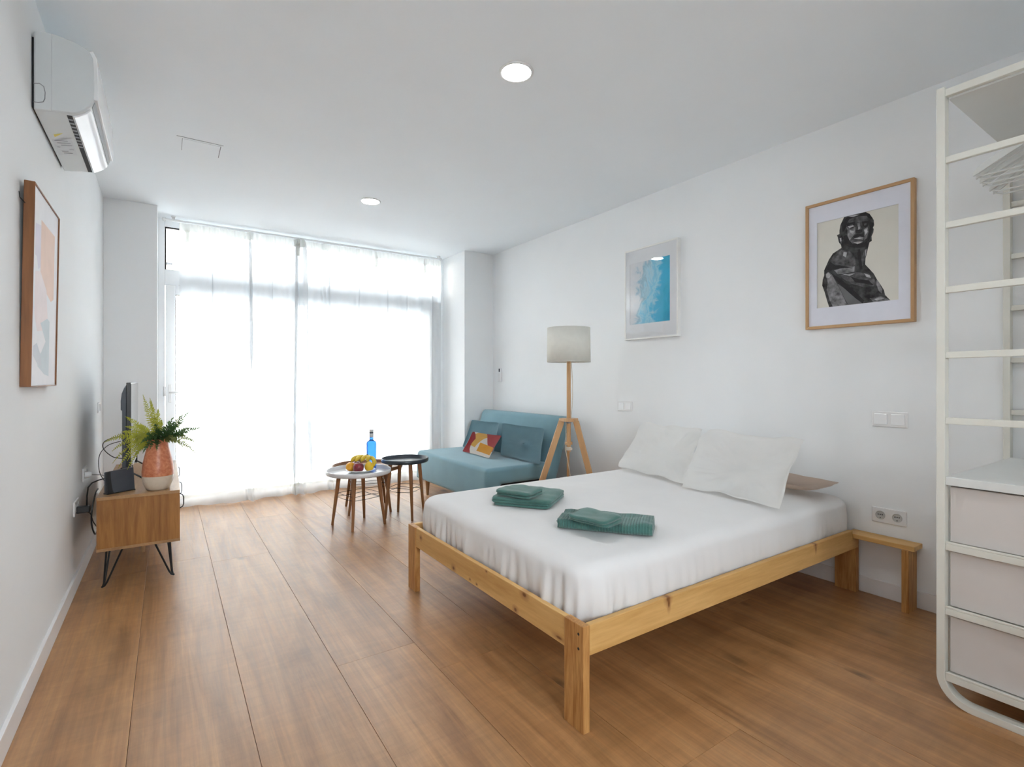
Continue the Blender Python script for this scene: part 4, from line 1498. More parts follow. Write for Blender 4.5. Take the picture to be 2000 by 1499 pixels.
# ------------------------------------------------------------------ floor lamp
M['beech_z'] = wood('beech_lamp_wood', (0.47, 0.26, 0.115), (0.62, 0.375, 0.185), 'Z', 0.45)
M['shade'] = leaf_mat('linen_lampshade', (0.88, 0.87, 0.82), (0.88, 0.87, 0.82), 0.9, 0.03)
M['cord'] = mat('pale_fabric_cord', (0.60, 0.50, 0.38), 0.8, 0.1, 60)
M['clip'] = mat('cream_clip', (0.72, 0.66, 0.56), 0.5, 0.04, 20)
LX, LY = 2.800, 3.298
la = thing('floor_lamp', 'wooden tripod floor lamp with off white drum shade behind the bed', 'lamp', (LX, LY, 0))
part('pole', MB().lathe([(0, 0.60), (0.0175, 0.60), (0.0175, 1.44), (0, 1.44)], (LX, LY, 0), 18), M['beech_z'], la, smooth=True, autos=40)
hubp = []
for k in range(3):
    a = math.radians(150 + 120 * k) + math.radians(-34)
    for da in (-0.42, 0.42):
        hubp.append((0.082 * math.cos(a + da), 0.082 * math.sin(a + da)))
part('hub', MB().prism(hubp, lambda p, a: (LX + p[0], LY + p[1], a), 0.855, 0.880), M['beech_z'], la, bevel=0.002)
rx, ry = (0.829, -0.559)      # towards the right of the room as seen from the door
fx, fy = (0.559, 0.829)
for sx, sy in ((-0.345, -0.05), (0.275, -0.09), (0.03, 0.36)):
    ln = math.hypot(sx, sy)
    ux, uy = sx / ln, sy / ln
    t0 = (LX + rx * ux * 0.062 + fx * uy * 0.062, LY + ry * ux * 0.062 + fy * uy * 0.062, 0.856)
    t1 = (LX + rx * sx + fx * sy, LY + ry * sx + fy * sy, 0.004)
    side = V((rx * ux + fx * uy, ry * ux + fy * uy, 0))
    part('leg', MB().bar(t0, t1, 0.022, 0.048, tuple(side)), M['beech_z'], la, bevel=0.002)
part('wing_nut', MB().lathe([(0, 0.835), (0.018, 0.838), (0.024, 0.848), (0.018, 0.856), (0, 0.856)], (LX, LY, 0), 14), M['grey'], la, smooth=True)
part('collar', MB().lathe([(0.0175, 0.660), (0.032, 0.660), (0.032, 0.682), (0.0175, 0.682)], (LX, LY, 0), 18), M['beech_z'], la, smooth=True, autos=40)
part('cord_clip', MB().lathe([(0.0176, 0.612), (0.030, 0.615), (0.030, 0.632), (0.0176, 0.640)], (LX, LY, 0), 18), M['clip'], la, smooth=True, autos=40)
sh0, sh1, sr = 1.353, 1.640, 0.180
sd = part('lamp_shade', MB().lathe([(sr + 0.003, sh0), (sr, sh1)], (LX, LY, 0), 56), M['shade'], la, smooth=True)
sm = sd.modifiers.new('solid', 'SOLIDIFY')
sm.thickness = 0.003
part('shade_ring', MB().tube([(LX + (sr + 0.002) * math.cos(2 * PI * k / 48), LY + (sr + 0.002) * math.sin(2 * PI * k / 48), sh0 + 0.002) for k in range(48)], 0.003, 6, True), M['shade'], sd, smooth=True)
mb = MB()
for k in range(3):
    a = 2 * PI * k / 3 + 0.4
    mb.tube([(LX, LY, 1.43), (LX + sr * math.cos(a), LY + sr * math.sin(a), 1.43)], 0.0022, 6)
part('shade_spider', mb, M['plastic'], sd)
part('bulb', MB().lathe([(0, 1.535), (0.022, 1.525), (0.030, 1.50), (0.022, 1.465), (0.013, 1.44), (0, 1.44)], (LX, LY, 0), 16), M['plastic_g'], la, smooth=True)
cp = []
for k in range(26):
    q = k / 25
    z = 1.36 - 0.48 * q
    cp.append((LX + rx * (0.0205 + 0.012 * math.sin(q * PI)), LY + ry * (0.0205 + 0.012 * math.sin(q * PI)), z))
part('cord', MB().tube(cp, 0.0028, 6), M['cord'], la, smooth=True)
cp = [(LX - rx * 0.022, LY - ry * 0.022, 0.85), (LX - rx * 0.024, LY - ry * 0.024, 0.70), (LX - rx * 0.03 - fx * 0.01, LY - ry * 0.03 - fy * 0.01, 0.62)]
for k in range(1, 14):
    q = k / 13
    cp.append((LX - rx * (0.03 - 0.115 * q) - fx * 0.035, LY - ry * (0.03 - 0.115 * q) - fy * 0.035, 0.62 - 0.615 * q))
part('cord', MB().tube(cp, 0.0032, 6), M['cord'], la, smooth=True)

# ------------------------------------------------------------------ nest of three tray tables
M['teak'] = wood('tray_table_leg_wood', (0.22, 0.095, 0.036), (0.38, 0.18, 0.075), 'Z', 0.45)
M['tray_w'] = mat('white_lacquer_tray', (0.70, 0.70, 0.71), 0.22, 0.02, 8, spec=0.6)
M['tray_d'] = mat('dark_slate_tray', (0.030, 0.042, 0.055), 0.30, 0.1, 8, spec=0.6)
M['tray_t'] = wood('wooden_tray', (0.20, 0.095, 0.042), (0.34, 0.17, 0.08), 'X', 0.35)


def tray_table(label, cx, cy, R, top, side, rot, mm):
    t = thing('tray_table', label, 'table', (cx, cy, 0), 'nest of tray tables')
    th, rim = 0.008, 0.026
    zb = top - 0.036
    prof_ = [(0, zb), (R - 0.012, zb), (R - 0.003, zb + 0.004), (R, zb + 0.012), (R, top - 0.003), (R - 0.003, top), (R - 0.008, top), (R - 0.011, top - 0.004), (R - 0.013, zb + 0.016), (R - 0.018, zb + th), (0, zb + th)]
    part('tray', MB().lathe(prof_, (cx, cy, 0), 64), mm, t, smooth=True, autos=50)
    feet = []
    for k in range(4):
        a = rot + PI / 4 + PI / 2 * k
        rf = side / math.sqrt(2)
        rt = min(rf * 0.74, R - 0.05)
        f = V((cx + rf * math.cos(a), cy + rf * math.sin(a), 0))
        tp = V((cx + rt * math.cos(a), cy + rt * math.sin(a), zb))
        n = 10
        path = [f + (tp - f) * (i / n) for i in range(n + 1)]
        rad = [0.0105 + 0.0075 * (i / n) for i in range(n + 1)]
        part('leg', MB().tube(path, rad, 12), M['teak'], t, smooth=True, autos=50)
        feet.append((f, tp))
    for hgt in (0.235, 0.262):
        pts = []
        for f, tp in feet:
            pts.append(f + (tp - f) * (hgt / zb))
        mb = MB()
        for k in range(4):
            a, b_ = pts[k], pts[(k + 1) % 4]
            mid = (a + b_) / 2 + V((0, 0, 0.004 if hgt > 0.25 else -0.004))
            mb.tube([a, a + (mid - a) * 0.5 + V((0, 0, 0.001)), mid, b_ + (mid - b_) * 0.5 + V((0, 0, 0.001)), b_], 0.0022, 6)
        part('wire_ring', mb, M['blackm'], t, smooth=True)
    return zb + th


rotw = math.atan2(4.051 - 4.346, 1.216 - 1.136)
zw = tray_table('white round tray table on four wooden legs, in front, carrying the fruit', 1.322, 4.24, 0.262, 0.462, 0.303, rotw, M['tray_w'])
zd = tray_table('dark slate round tray table on wooden legs, tallest and beside the sofa', 1.742, 4.272, 0.205, 0.517, 0.252, math.radians(43), M['tray_d'])
z3 = tray_table('brown wooden round tray table on wooden legs, lowest and mostly hidden at the back', 1.552, 4.700, 0.318, 0.418, 0.365, math.atan2(4.475 - 4.553, 1.700 - 1.344), M['tray_t'])

# fruit plate
M['porc'] = mat('white_porcelain', (0.78, 0.79, 0.77), 0.2, 0.02, 10, spec=0.6)
PX, PY = 1.345, 4.262
pt = part('plate', MB().lathe([(0, zw + 0.004), (0.062, zw + 0.004), (0.066, zw), (0.072, zw), (0.080, zw + 0.004), (0.116, zw + 0.018), (0.119, zw + 0.020), (0.116, zw + 0.022), (0.080, zw + 0.010), (0.060, zw + 0.008), (0, zw + 0.008)], (PX, PY, 0), 48), M['porc'], None, smooth=True, loc=(PX, PY, zw))
tag(pt, 'white porcelain plate holding fruit on the white tray table', 'plate')
M['apple'] = mat('dark_red_apple_skin', (0.20, 0.018, 0.030), 0.28, 0.45, 30)
M['orange'] = mat('orange_peel', (0.72, 0.33, 0.015), 0.4, 0.12, 14, 0.3, 260)
M['lemon'] = mat('yellow_fruit_peel', (0.72, 0.46, 0.02), 0.4, 0.10, 14, 0.2, 200)
M['banana'] = mat('banana_skin', (0.66, 0.47, 0.035), 0.45, 0.22, 18)
M['bstem'] = mat('banana_tip', (0.12, 0.10, 0.02), 0.6, 0.3, 30)
zp = zw + 0.009


def fruit(name, label, x, y, r, mm, kind, z=None):
    z = zp if z is None else z
    t = thing(name, label, 'fruit', (x, y, z))
    if kind == 'apple':
        pr_ = [(0, 0.10), (0.30, 0.02), (0.62, 0.05), (0.92, 0.40), (1.0, 0.85), (0.93, 1.25), (0.72, 1.58), (0.42, 1.70), (0.18, 1.62), (0, 1.48)]
    elif kind == 'orange':
        pr_ = [(math.sin(PI * k / 12), 0.96 * (1 - math.cos(PI * k / 12))) for k in range(13)]
        pr_[0], pr_[-1] = (0, 0), (0, 1.90)
    else:
        pr_ = [(0, 0), (0.5, 0.10), (0.85, 0.45), (0.98, 0.9), (0.92, 1.35), (0.68, 1.75), (0.36, 2.02), (0.16, 2.15), (0, 2.2)]
    part('flesh', MB().lathe([(a * r, b_ * r) for a, b_ in pr_], (x, y, z), 24), mm, t, smooth=True)
    if kind == 'apple':
        part('stem', MB().tube([(x, y, z + 1.5 * r), (x + 0.002, y, z + 1.75 * r), (x + 0.006, y, z + 1.95 * r)], 0.0016, 6), M['bstem'], t)
    else:
        part('stem', MB().lathe([(0.005, -0.002), (0.004, 0.001), (0, 0.0015)], (x, y, z + pr_[-1][1] * r), 8), M['bstem'], t)


def along(s, e):
    """point on the plate: s to the right as seen from the bed, e away"""
    return PX + 0.829 * s + 0.559 * e, PY - 0.559 * s + 0.829 * e


x, y = along(-0.075, -0.030)
fruit('orange', 'orange at the left front edge of the fruit plate', x, y, 0.0390, M['orange'], 'orange')
x, y = along(0.002, -0.068)
fruit('apple', 'dark red apple at the centre front of the fruit plate', x, y, 0.0440, M['apple'], 'apple')
x, y = along(0.080, -0.030)
fruit('pear', 'round yellow pear right of the red apple at the plate front', x, y, 0.0385, M['lemon'], 'pear')
x, y = along(-0.055, 0.060)
fruit('apple', 'dark red apple half hidden behind the orange on the plate', x, y, 0.0380, M['apple'], 'apple')
bn = thing('banana_bunch', 'bunch of ripe yellow bananas lying across the fruit on the plate', 'bananas', (PX, PY, zp))
st = V(along(0.030, 0.074) + (zp + 0.092,))
for k, (s, e, z) in enumerate(((-0.082, 0.004, 0.074), (-0.036, -0.024, 0.080), (0.012, -0.034, 0.080), (0.060, -0.024, 0.078), (0.112, 0.000, 0.036))):
    tip = V(along(s, e) + (zp + z,))
    root = st + V((0.010 * (k - 2) * 0.829, -0.010 * (k - 2) * 0.559, 0.012))
    mid = (root + tip) / 2 + V((0, 0, 0.030)) + V(along(0.016 * (k - 1.5), -0.012) + (0,)) - V((PX, PY, 0))
    path, rad = [], []
    for i in range(15):
        q = i / 14
        path.append(root * (1 - q) ** 2 + mid * (2 * q * (1 - q)) + tip * q * q)
        rad.append(0.0180 * min(1, 0.42 + 2.4 * q) * min(1.0, 0.28 + 3.0 * (1 - q)))
    bo = part('banana', MB().tube(path, rad, 9), M['banana'], bn, smooth=True)
    part('tip', MB().tube([path[-1], path[-1] + (path[-1] - path[-2]).normalized() * 0.006], [0.0048, 0.003], 7), M['bstem'], bo, smooth=True)
part('crown', MB().tube([st + V((-0.004, 0.004, 0.004)), st + V((0.006, 0.010, 0.02)), st + V((0.012, 0.02, 0.026))], [0.016, 0.013, 0.008], 9), M['bstem'], bn, smooth=True)

# blue bottle
mbl, nt, b, N = base('blue_bottle_glass')
b.inputs['Base Color'].default_value = (0.05, 0.27, 0.90, 1)
b.inputs['Roughness'].default_value = 0.04
b.inputs['Transmission Weight'].default_value = 0.72
b.inputs['IOR'].default_value = 1.2
nzb = N('ShaderNodeTexNoise')
nzb.inputs['Scale'].default_value = 9
rb = N('ShaderNodeValToRGB')
rb.color_ramp.elements[0].color = (0.035, 0.22, 0.85, 1)
rb.color_ramp.elements[1].color = (0.08, 0.33, 0.95, 1)
nt.links.new(nzb.outputs['Fac'], rb.inputs['Fac'])
nt.links.new(rb.outputs['Color'], b.inputs['Base Color'])
QX, QY = 1.474, 4.372
bo = thing('glass_bottle', 'blue glass water bottle standing behind the fruit on the white tray table', 'bottle', (QX, QY, zw))
part('body', MB().lathe([(0, zw), (0.036, zw), (0.041, zw + 0.006), (0.0418, zw + 0.218), (0.039, zw + 0.231), (0.024, zw + 0.241), (0.0172, zw + 0.249), (0.0160, zw + 0.262), (0.0160, zw + 0.318), (0, zw + 0.318)], (QX, QY, 0), 36), mbl, bo, smooth=True, autos=60)
part('neck_label', MB().lathe([(0.0165, zw + 0.270), (0.0178, zw + 0.272), (0.0178, zw + 0.303), (0.0165, zw + 0.305)], (QX, QY, 0), 24), M['sticker'], bo, smooth=True, autos=50)
part('neck_band', MB().lathe([(0.0165, zw + 0.307), (0.0180, zw + 0.308), (0.0180, zw + 0.315), (0.0165, zw + 0.316)], (QX, QY, 0), 24), M['darkgrey'], bo, smooth=True, autos=50)
part('cap', MB().lathe([(0.0160, zw + 0.317), (0.0185, zw + 0.318), (0.0185, zw + 0.335), (0.017, zw + 0.337), (0, zw + 0.337)], (QX, QY, 0), 24), M['sticker'], bo, smooth=True, autos=50)

# ------------------------------------------------------------------ television cabinet
CD, CLt = (0.215, 0.084, 0.018), (0.395, 0.182, 0.046)
M['cab_z'] = wood('oak_veneer_upright', CD, CLt, 'Z', 0.4, 1.3, rnd=False, rings=1.8)
M['cab_y'] = wood('oak_veneer_long', (0.29, 0.155, 0.062), (0.43, 0.25, 0.115), 'Y', 0.35, 1.0)
CX0, CX1, CY0, CY1, CZ0, CZ1 = -0.331, 0.066, 3.700, 5.090, 0.226, 0.535
tv = thing('television_cabinet', 'low oak veneer television cabinet on black hairpin legs along left wall', 'cabinet', (-0.13, 4.39, 0))
part('top_panel', MB().box(CX0, CX1, CY0, CY1, CZ1 - 0.018, CZ1), M['cab_y'], tv, bevel=0.001, seg=1)
part('bottom_panel', MB().box(CX0, CX1, CY0, CY1, CZ0, CZ0 + 0.016), M['cab_y'], tv, bevel=0.001, seg=1)
for a, b_ in ((CY0 + 0.0015, CY0 + 0.018), (CY1 - 0.018, CY1 - 0.0015)):
    part('side_panel', MB().box(CX0 + 0.001, CX1 - 0.001, a, b_, CZ0 + 0.016, CZ1 - 0.018), M['cab_z'], tv)
part('back_panel', MB().box(CX0 + 0.004, CX0 + 0.010, CY0 + 0.018, CY1 - 0.018, CZ0 + 0.016, CZ1 - 0.018), M['cab_y'], tv)
for k in range(3):
    a = CY0 + 0.020 + k * (CY1 - CY0 - 0.04) / 3
    b_ = a + (CY1 - CY0 - 0.04) / 3 - 0.004
    dr = part('door', MB().box(CX1 - 0.016, CX1 - 0.001, a, b_, CZ0 + 0.018, CZ1 - 0.020), M['cab_y'], tv)
    yh = a + (0.07 if k < 2 else 0.38)
    part('handle', MB().tube([(CX1 - 0.002, yh, 0.405), (CX1 + 0.015, yh, 0.415), (CX1 + 0.020, yh, 0.430), (CX1 + 0.020, yh, 0.470), (CX1 + 0.015, yh, 0.487), (CX1 - 0.002, yh, 0.497)], 0.0032, 8), M['blackm'], dr, smooth=True)


def hairpin(fx_, fy_, sx, sy):
    mb = MB()
    zt_ = CZ0 - 0.003
    for (ax, ay) in ((0.100, 0.006), (0.022, 0.006), (0.034, 0.100)):
        px, py = fx_ + sx * ax, fy_ + sy * ay
        path = [(px, py, zt_), (fx_ + (px - fx_) * 0.18 + sx * 0.006, fy_ + (py - fy_) * 0.18 + sy * 0.002, 0.030), (fx_ + (px - fx_) * 0.09 + sx * 0.004, fy_ + (py - fy_) * 0.09, 0.012), (fx_, fy_, 0.0058)]
        mb.tube(path, 0.0052, 8)
    x0, x1 = sorted((fx_ - sx * 0.012, fx_ + sx * 0.112))
    y0, y1 = sorted((fy_ - sy * 0.012, fy_ + sy * 0.112))
    mb.box(x0, x1, y0, y1, zt_ - 0.001, CZ0)
    part('leg', mb, M['blackm'], tv, smooth=True, autos=40)


hairpin(-0.312, 3.765, 1, 1)
hairpin(0.036, 3.765, -1, 1)
hairpin(-0.312, 5.03, 1, -1)
hairpin(0.036, 5.03, -1, -1)
part('middle_leg', MB().lathe([(0, 0), (0.013, 0), (0.016, CZ0), (0, CZ0)], (-0.138, 4.405, 0), 16), M['oak_z'], tv, smooth=True, autos=40)

# television
ts = thing('television', 'flat black television on the oak cabinet, seen edge on', 'television', (-0.2, 4.47, CZ1))
TY0, TY1 = 4.02, 4.95
part('cabinet_shell', MB().box(-0.212, -0.189, TY0, TY1, 0.625, 1.185), M['black'], ts, bevel=0.003)
part('back_cover', MB().prism([(-0.212, 1.172), (-0.224, 1.15), (-0.236, 1.115), (-0.241, 1.07), (-0.241, 1.012), (-0.234, 1.01), (-0.234, 0.64), (-0.212, 0.635)], lambda p, a: (p[0], a, p[1]), TY0 + 0.008, TY1 - 0.008), M['darkgrey'], ts, bevel=0.003)
M['screen'] = mat('switched_off_screen', (0.025, 0.027, 0.030), 0.12, 0.05, 4, spec=0.8)
part('screen', MB().box(-0.1895, -0.1875, TY0 + 0.008, TY1 - 0.008, 0.64, 1.177), M['screen'], ts)
for y in (TY0 + 0.16, TY1 - 0.16):
    part('foot', MB().bar((-0.200, y, 0.645), (-0.200, y, 0.580), 0.018, 0.03).tube([(-0.285, y - 0.01, CZ1 + 0.006), (-0.265, y, CZ1 + 0.012), (-0.20, y, 0.60), (-0.130, y, CZ1 + 0.014), (-0.108, y - 0.02, CZ1 + 0.006)], 0.0062, 8), M['black'], ts, smooth=True, autos=40)
part('stand_neck', MB().box(-0.225, -0.195, TY0 + 0.02, TY0 + 0.10, CZ1 + 0.0005, 0.64), M['black'], ts, bevel=0.004)

# router box
rt_ = thing('router', 'dark grey router box standing on the cabinet in front of the television', 'router', (-0.23, 3.82, CZ1))
RM = Matrix.Translation(V((-0.232, 3.828, CZ1))) @ Matrix.Rotation(math.radians(33), 4, 'Z') @ Matrix.Rotation(math.radians(-4), 4, 'X')
part('case', MB().add([(-0.075, -0.017, 0.002), (0.075, -0.017, 0.002), (0.075, 0.017, 0.002), (-0.075, 0.017, 0.002), (-0.072, -0.014, 0.128), (0.074, -0.014, 0.138), (0.074, 0.016, 0.138), (-0.072, 0.016, 0.128)],
                      [(0, 3, 2, 1), (4, 5, 6, 7), (0, 1, 5, 4), (1, 2, 6, 5), (2, 3, 7, 6), (3, 0, 4, 7)]).xf(RM), M['darkgrey'], rt_, bevel=0.004)
pts = [(-0.0752, 0.003), (-0.0722, 0.129)] + [(-0.052 + 0.016 * (1 - math.cos(PI / 2 * k / 8)) * 1.0 - 0.004, 0.130 - 0.127 * math.sin(PI / 2 * k / 8)) for k in range(9)]
part('dark_end', MB().prism(pts, lambda p, a: (p[0], a, p[1]), -0.0185, 0.0).xf(RM), M['black'], rt_)
part('base_foot', MB().box(-0.078, 0.076, -0.020, 0.020, 0.0, 0.006).xf(Matrix.Translation(V((-0.232, 3.828, CZ1))) @ Matrix.Rotation(math.radians(33), 4, 'Z')), M['black'], rt_, bevel=0.002)

# plugs and cables
pg = thing('power_plug', 'black power plug in the socket behind the cabinet', 'plug', (XL + 0.009, 3.83, 0.455))
part('body', MB().box(XL + 0.009, XL + 0.072, 3.805, 3.850, 0.437, 0.475), M['black'], pg, bevel=0.006)
part('cord', MB().tube([(XL + 0.055, 3.83, 0.474), (XL + 0.056, 3.83, 0.53), (XL + 0.062, 3.825, 0.58), (XL + 0.08, 3.82, 0.605), (XL + 0.11, 3.815, 0.618), (XL + 0.15, 3.82, 0.628)], 0.0038, 8), M['black'], pg, smooth=True)
pg2 = thing('power_plug', 'round white power plug behind the television, on the farther socket', 'plug', (XL + 0.009, 4.23, 0.6))
part('body', MB().lathe([(0, 0), (0.019, 0), (0.020, 0.022), (0.013, 0.034), (0, 0.034)], (0, 0, 0), 20).xf(Matrix.Translation(V((XL + 0.010, 4.19, 0.60))) @ Matrix.Rotation(PI / 2, 4, 'Y')), M['plastic'], pg2, smooth=True, autos=40)
part('cord', MB().tube([(XL + 0.044, 4.19, 0.60), (XL + 0.09, 4.16, 0.598), (XL + 0.14, 4.10, 0.588), (-0.27, 4.0, CZ1 + 0.004)], 0.003, 8), M['grey'], pg2, smooth=True)


def cable(label, pts, r, mm=None):
    # smooth the path
    P = [V(p) for p in pts]
    out = []
    for i in range(len(P) - 1):
        p0, p1, p2, p3 = P[max(i - 1, 0)], P[i], P[i + 1], P[min(i + 2, len(P) - 1)]
        for k in range(6):
            t = k / 6
            out.append(0.5 * ((2 * p1) + (p2 - p0) * t + (2 * p0 - 5 * p1 + 4 * p2 - p3) * t * t + (3 * p1 - p0 - 3 * p2 + p3) * t ** 3))
    out.append(P[-1])
    o = part('cable', MB().tube(out, r, 7), mm or M['black'], None, smooth=True, loc=pts[0])
    return tag(o, label, 'cable')


cable('thin black cable arching from the back of the router up to the television', [(-0.300, 3.83, 0.60), (-0.330, 3.86, 0.66), (-0.335, 3.92, 0.75), (-0.300, 3.99, 0.80), (-0.242, 4.06, 0.815)], 0.0022)
cable('black cable looped behind the television below the height of the fern', [(-0.238, 4.10, 0.70), (-0.285, 4.07, 0.72), (-0.328, 4.06, 0.775), (-0.320, 4.08, 0.82), (-0.242, 4.12, 0.845)], 0.0026)
cable('black cable hanging down behind the cabinet from its near back corner', [(-0.337, 3.86, 0.56), (-0.342, 3.78, 0.545), (-0.352, 3.74, 0.47), (-0.356, 3.745, 0.40), (-0.352, 3.76, 0.35), (-0.345, 3.80, 0.31), (-0.345, 3.9, 0.30)], 0.0042)
cable('thin dark cable drooping from the black plug to behind the cabinet', [(XL + 0.06, 3.815, 0.438), (XL + 0.075, 3.80, 0.43), (XL + 0.088, 3.78, 0.39), (XL + 0.098, 3.77, 0.372), (XL + 0.100, 3.80, 0.355)], 0.0026)

# ------------------------------------------------------------------ vase and fern
def vase_mat():
    m, nt, b, N = base('two_tone_ceramic')
    t = N('ShaderNodeTexCoord')
    sx = N('ShaderNodeSeparateXYZ')
    nt.links.new(t.outputs['Object'], sx.inputs[0])
    nz = N('ShaderNodeTexNoise')
    nz.inputs['Scale'].default_value = 60
    nz.inputs['Detail'].default_value = 6
    nt.links.new(t.outputs['Object'], nz.inputs['Vector'])
    r1 = N('ShaderNodeValToRGB')
    r1.color_ramp.elements[0].position = 0.3
    r1.color_ramp.elements[1].position = 0.75
    r1.color_ramp.elements[0].color = (0.46, 0.125, 0.050, 1)
    r1.color_ramp.elements[1].color = (0.66, 0.27, 0.14, 1)
    nt.links.new(nz.outputs['Fac'], r1.inputs['Fac'])
    r2 = N('ShaderNodeValToRGB')
    r2.color_ramp.elements[0].color = (0.56, 0.48, 0.38, 1)
    r2.color_ramp.elements[1].color = (0.66, 0.58, 0.48, 1)
    nt.links.new(nz.outputs['Fac'], r2.inputs['Fac'])
    gt = N('ShaderNodeMath')
    gt.operation = 'GREATER_THAN'
    gt.inputs[1].default_value = 0.086
    nt.links.new(sx.outputs['Z'], gt.inputs[0])
    mx = N('ShaderNodeMix')
    mx.data_type = 'RGBA'
    nt.links.new(gt.outputs[0], mx.inputs[0])
    nt.links.new(r2.outputs['Color'], mx.inputs[6])
    nt.links.new(r1.outputs['Color'], mx.inputs[7])
    nt.links.new(mx.outputs[2], b.inputs['Base Color'])
    b.inputs['Roughness'].default_value = 0.35
    return m


VX, VY = -0.046, 3.803
vz = CZ1
vs_ = part('vase', MB().lathe([(0, 0), (0.052, 0), (0.060, 0.006), (0.074, 0.040), (0.081, 0.080), (0.082, 0.110), (0.077, 0.160), (0.066, 0.215), (0.056, 0.262), (0.052, 0.298), (0.054, 0.306), (0.050, 0.307), (0.047, 0.298), (0.051, 0.262), (0.061, 0.215), (0.070, 0.160), (0.072, 0.08), (0.05, 0.012), (0, 0.012)], (VX, VY, vz), 48), vase_mat(), None, smooth=True, loc=(VX, VY, vz))
tag(vs_, 'terracotta orange ceramic vase with cream lower band on the cabinet', 'vase')


M['fern_l'] = leaf_mat('yellow_green_fern', (0.32, 0.33, 0.030), (0.52, 0.52, 0.05))
M['fern_d'] = leaf_mat('dark_green_fern', (0.055, 0.115, 0.040), (0.15, 0.26, 0.08))
M['fern_o'] = leaf_mat('olive_fern', (0.17, 0.20, 0.06), (0.30, 0.34, 0.10))
fern = thing('fern', 'green artificial fern fronds spreading from the terracotta vase', 'plant', (VX, VY, vz + 0.20))
PXM = 0.00313
Rt, Fw, Up = V((0.829, -0.559, 0)), V((0.559, 0.829, 0)), V((0, 0, 1))


def frond(dx, dy, dep, arch, mm, half, pairs, rnd, seed, narrow=1.0):
    rs = random.Random(seed)
    b0 = V((VX, VY, vz + 0.285)) + Rt * (0.018 * (1 if dx > 0 else -1)) * min(1, abs(dx) / 40)
    start = V((VX, VY, vz + 0.19)) + Rt * 0.006 * rs.uniform(-1, 1) + Fw * 0.006 * rs.uniform(-1, 1)
    tip = V((VX, VY, vz + 0.329)) + Rt * dx * PXM - Up * dy * PXM + Fw * dep
    mid = (b0 + tip) / 2 + Up * arch
    n = pairs
    pts = []
    for i in range(n + 1):
        q = i / n
        pts.append(b0 * (1 - q) ** 2 + mid * (2 * q * (1 - q)) + tip * q * q)
    mb = MB()
    mb.tube([start, b0 * 0.6 + start * 0.4] + pts[::2] + [pts[-1]], 0.0011, 4)
    view = V((0.02, -0.75, 0.12)).normalized()
    for i in range(1, n + 1):
        q = i / n
        p = pts[i]
        d_ = (pts[i] - pts[i - 1]).normalized()
        sd_ = d_.cross(Fw * -1 + V((rs.uniform(-0.5, 0.5), rs.uniform(-0.5, 0.5), rs.uniform(-0.2, 0.9)))).normalized()
        ln = half * (min(1, 0.55 + 1.6 * q)) * (1 - q ** 2.6) * narrow + 0.002
        for s in (1, -1):
            jit = V((rs.uniform(-1, 1), rs.uniform(-1, 1), rs.uniform(-1, 1))) * rnd
            t_ = (sd_ * s * 0.93 + d_ * 0.38 + jit).normalized()
            wv = d_ * (0.0034 if rnd < 0.3 else 0.0046)
            e = p + t_ * ln
            m_ = p + t_ * ln * 0.5 + Up * 0.0012
            mb.add([p - wv * 0.6, m_ - wv, e, m_ + wv, p + wv * 0.6], [(0, 1, 2, 3, 4)])
    part('frond', mb, mm, fern, fixn=False)


k = 0
for dx, dy, dep, arch in ((-29, -78, 0.0, 0.02), (-11, -72, -0.02, 0.02), (-20, -66, 0.03, 0.02), (8, -36, -0.06, 0.07), (14, -30, -0.03, 0.05), (-63, -36, 0.0, 0.03), (-68, -16, 0.02, 0.045), (-64, -7, -0.03, 0.045),
                          (-100, 10, 0.0, 0.075), (-92, 12, -0.05, 0.07), (-76, 52, -0.05, 0.105), (-58, 60, -0.08, 0.11), (-40, 45, -0.08, 0.09), (-48, 20, -0.04, 0.07), (-66, 34, 0.03, 0.09), (-24, 14, -0.075, 0.07), (-34, -20, -0.04, 0.05), (-45, 5, -0.06, 0.06), (-84, 30, -0.02, 0.09), (-4, -50, 0.02, 0.03), (-22, 34, -0.095, 0.075), (-38, 62, -0.09, 0.10)):
    k += 1
    frond(dx, dy, dep, arch, M['fern_l'], 0.0265, 26, 0.12, k)
for dx, dy, dep, arch in ((62, -47, 0.0, 0.005), (45, -42, 0.03, 0.01), (30, -34, 0.0, 0.02), (64, -14, 0.0, 0.03), (76, -13, 0.04, 0.03), (45, -20, -0.03, 0.03), (38, -6, -0.05, 0.03), (24, -18, -0.05, 0.03),
                          (20, 6, -0.07, 0.04), (6, 4, -0.075, 0.04), (10, -14, -0.05, 0.04), (50, 2, 0.02, 0.04), (-6, -4, -0.07, 0.04), (32, -22, 0.05, 0.02), (54, -28, -0.02, 0.01), (14, 16, -0.08, 0.05), (-14, 12, -0.08, 0.05), (2, -22, -0.03, 0.04), (26, 10, -0.07, 0.05), (40, -26, -0.04, 0.02), (58, -6, 0.0, 0.03), (8, 24, -0.105, 0.06), (-6, 30, -0.10, 0.06), (20, 26, -0.10, 0.06), (0, 14, -0.09, 0.05), (12, 6, -0.08, 0.06)):
    k += 1
    frond(dx, dy, dep, arch, M['fern_d'], 0.024, 22, 0.5, k)
for dx, dy, dep, arch in ((77, 36, -0.01, 0.085), (68, 14, 0.02, 0.065), (58, 22, -0.04, 0.07), (-30, 40, -0.07, 0.06), (44, 8, -0.05, 0.06)):
    k += 1
    frond(dx, dy, dep, arch, M['fern_o'], 0.022, 22, 0.35, k)

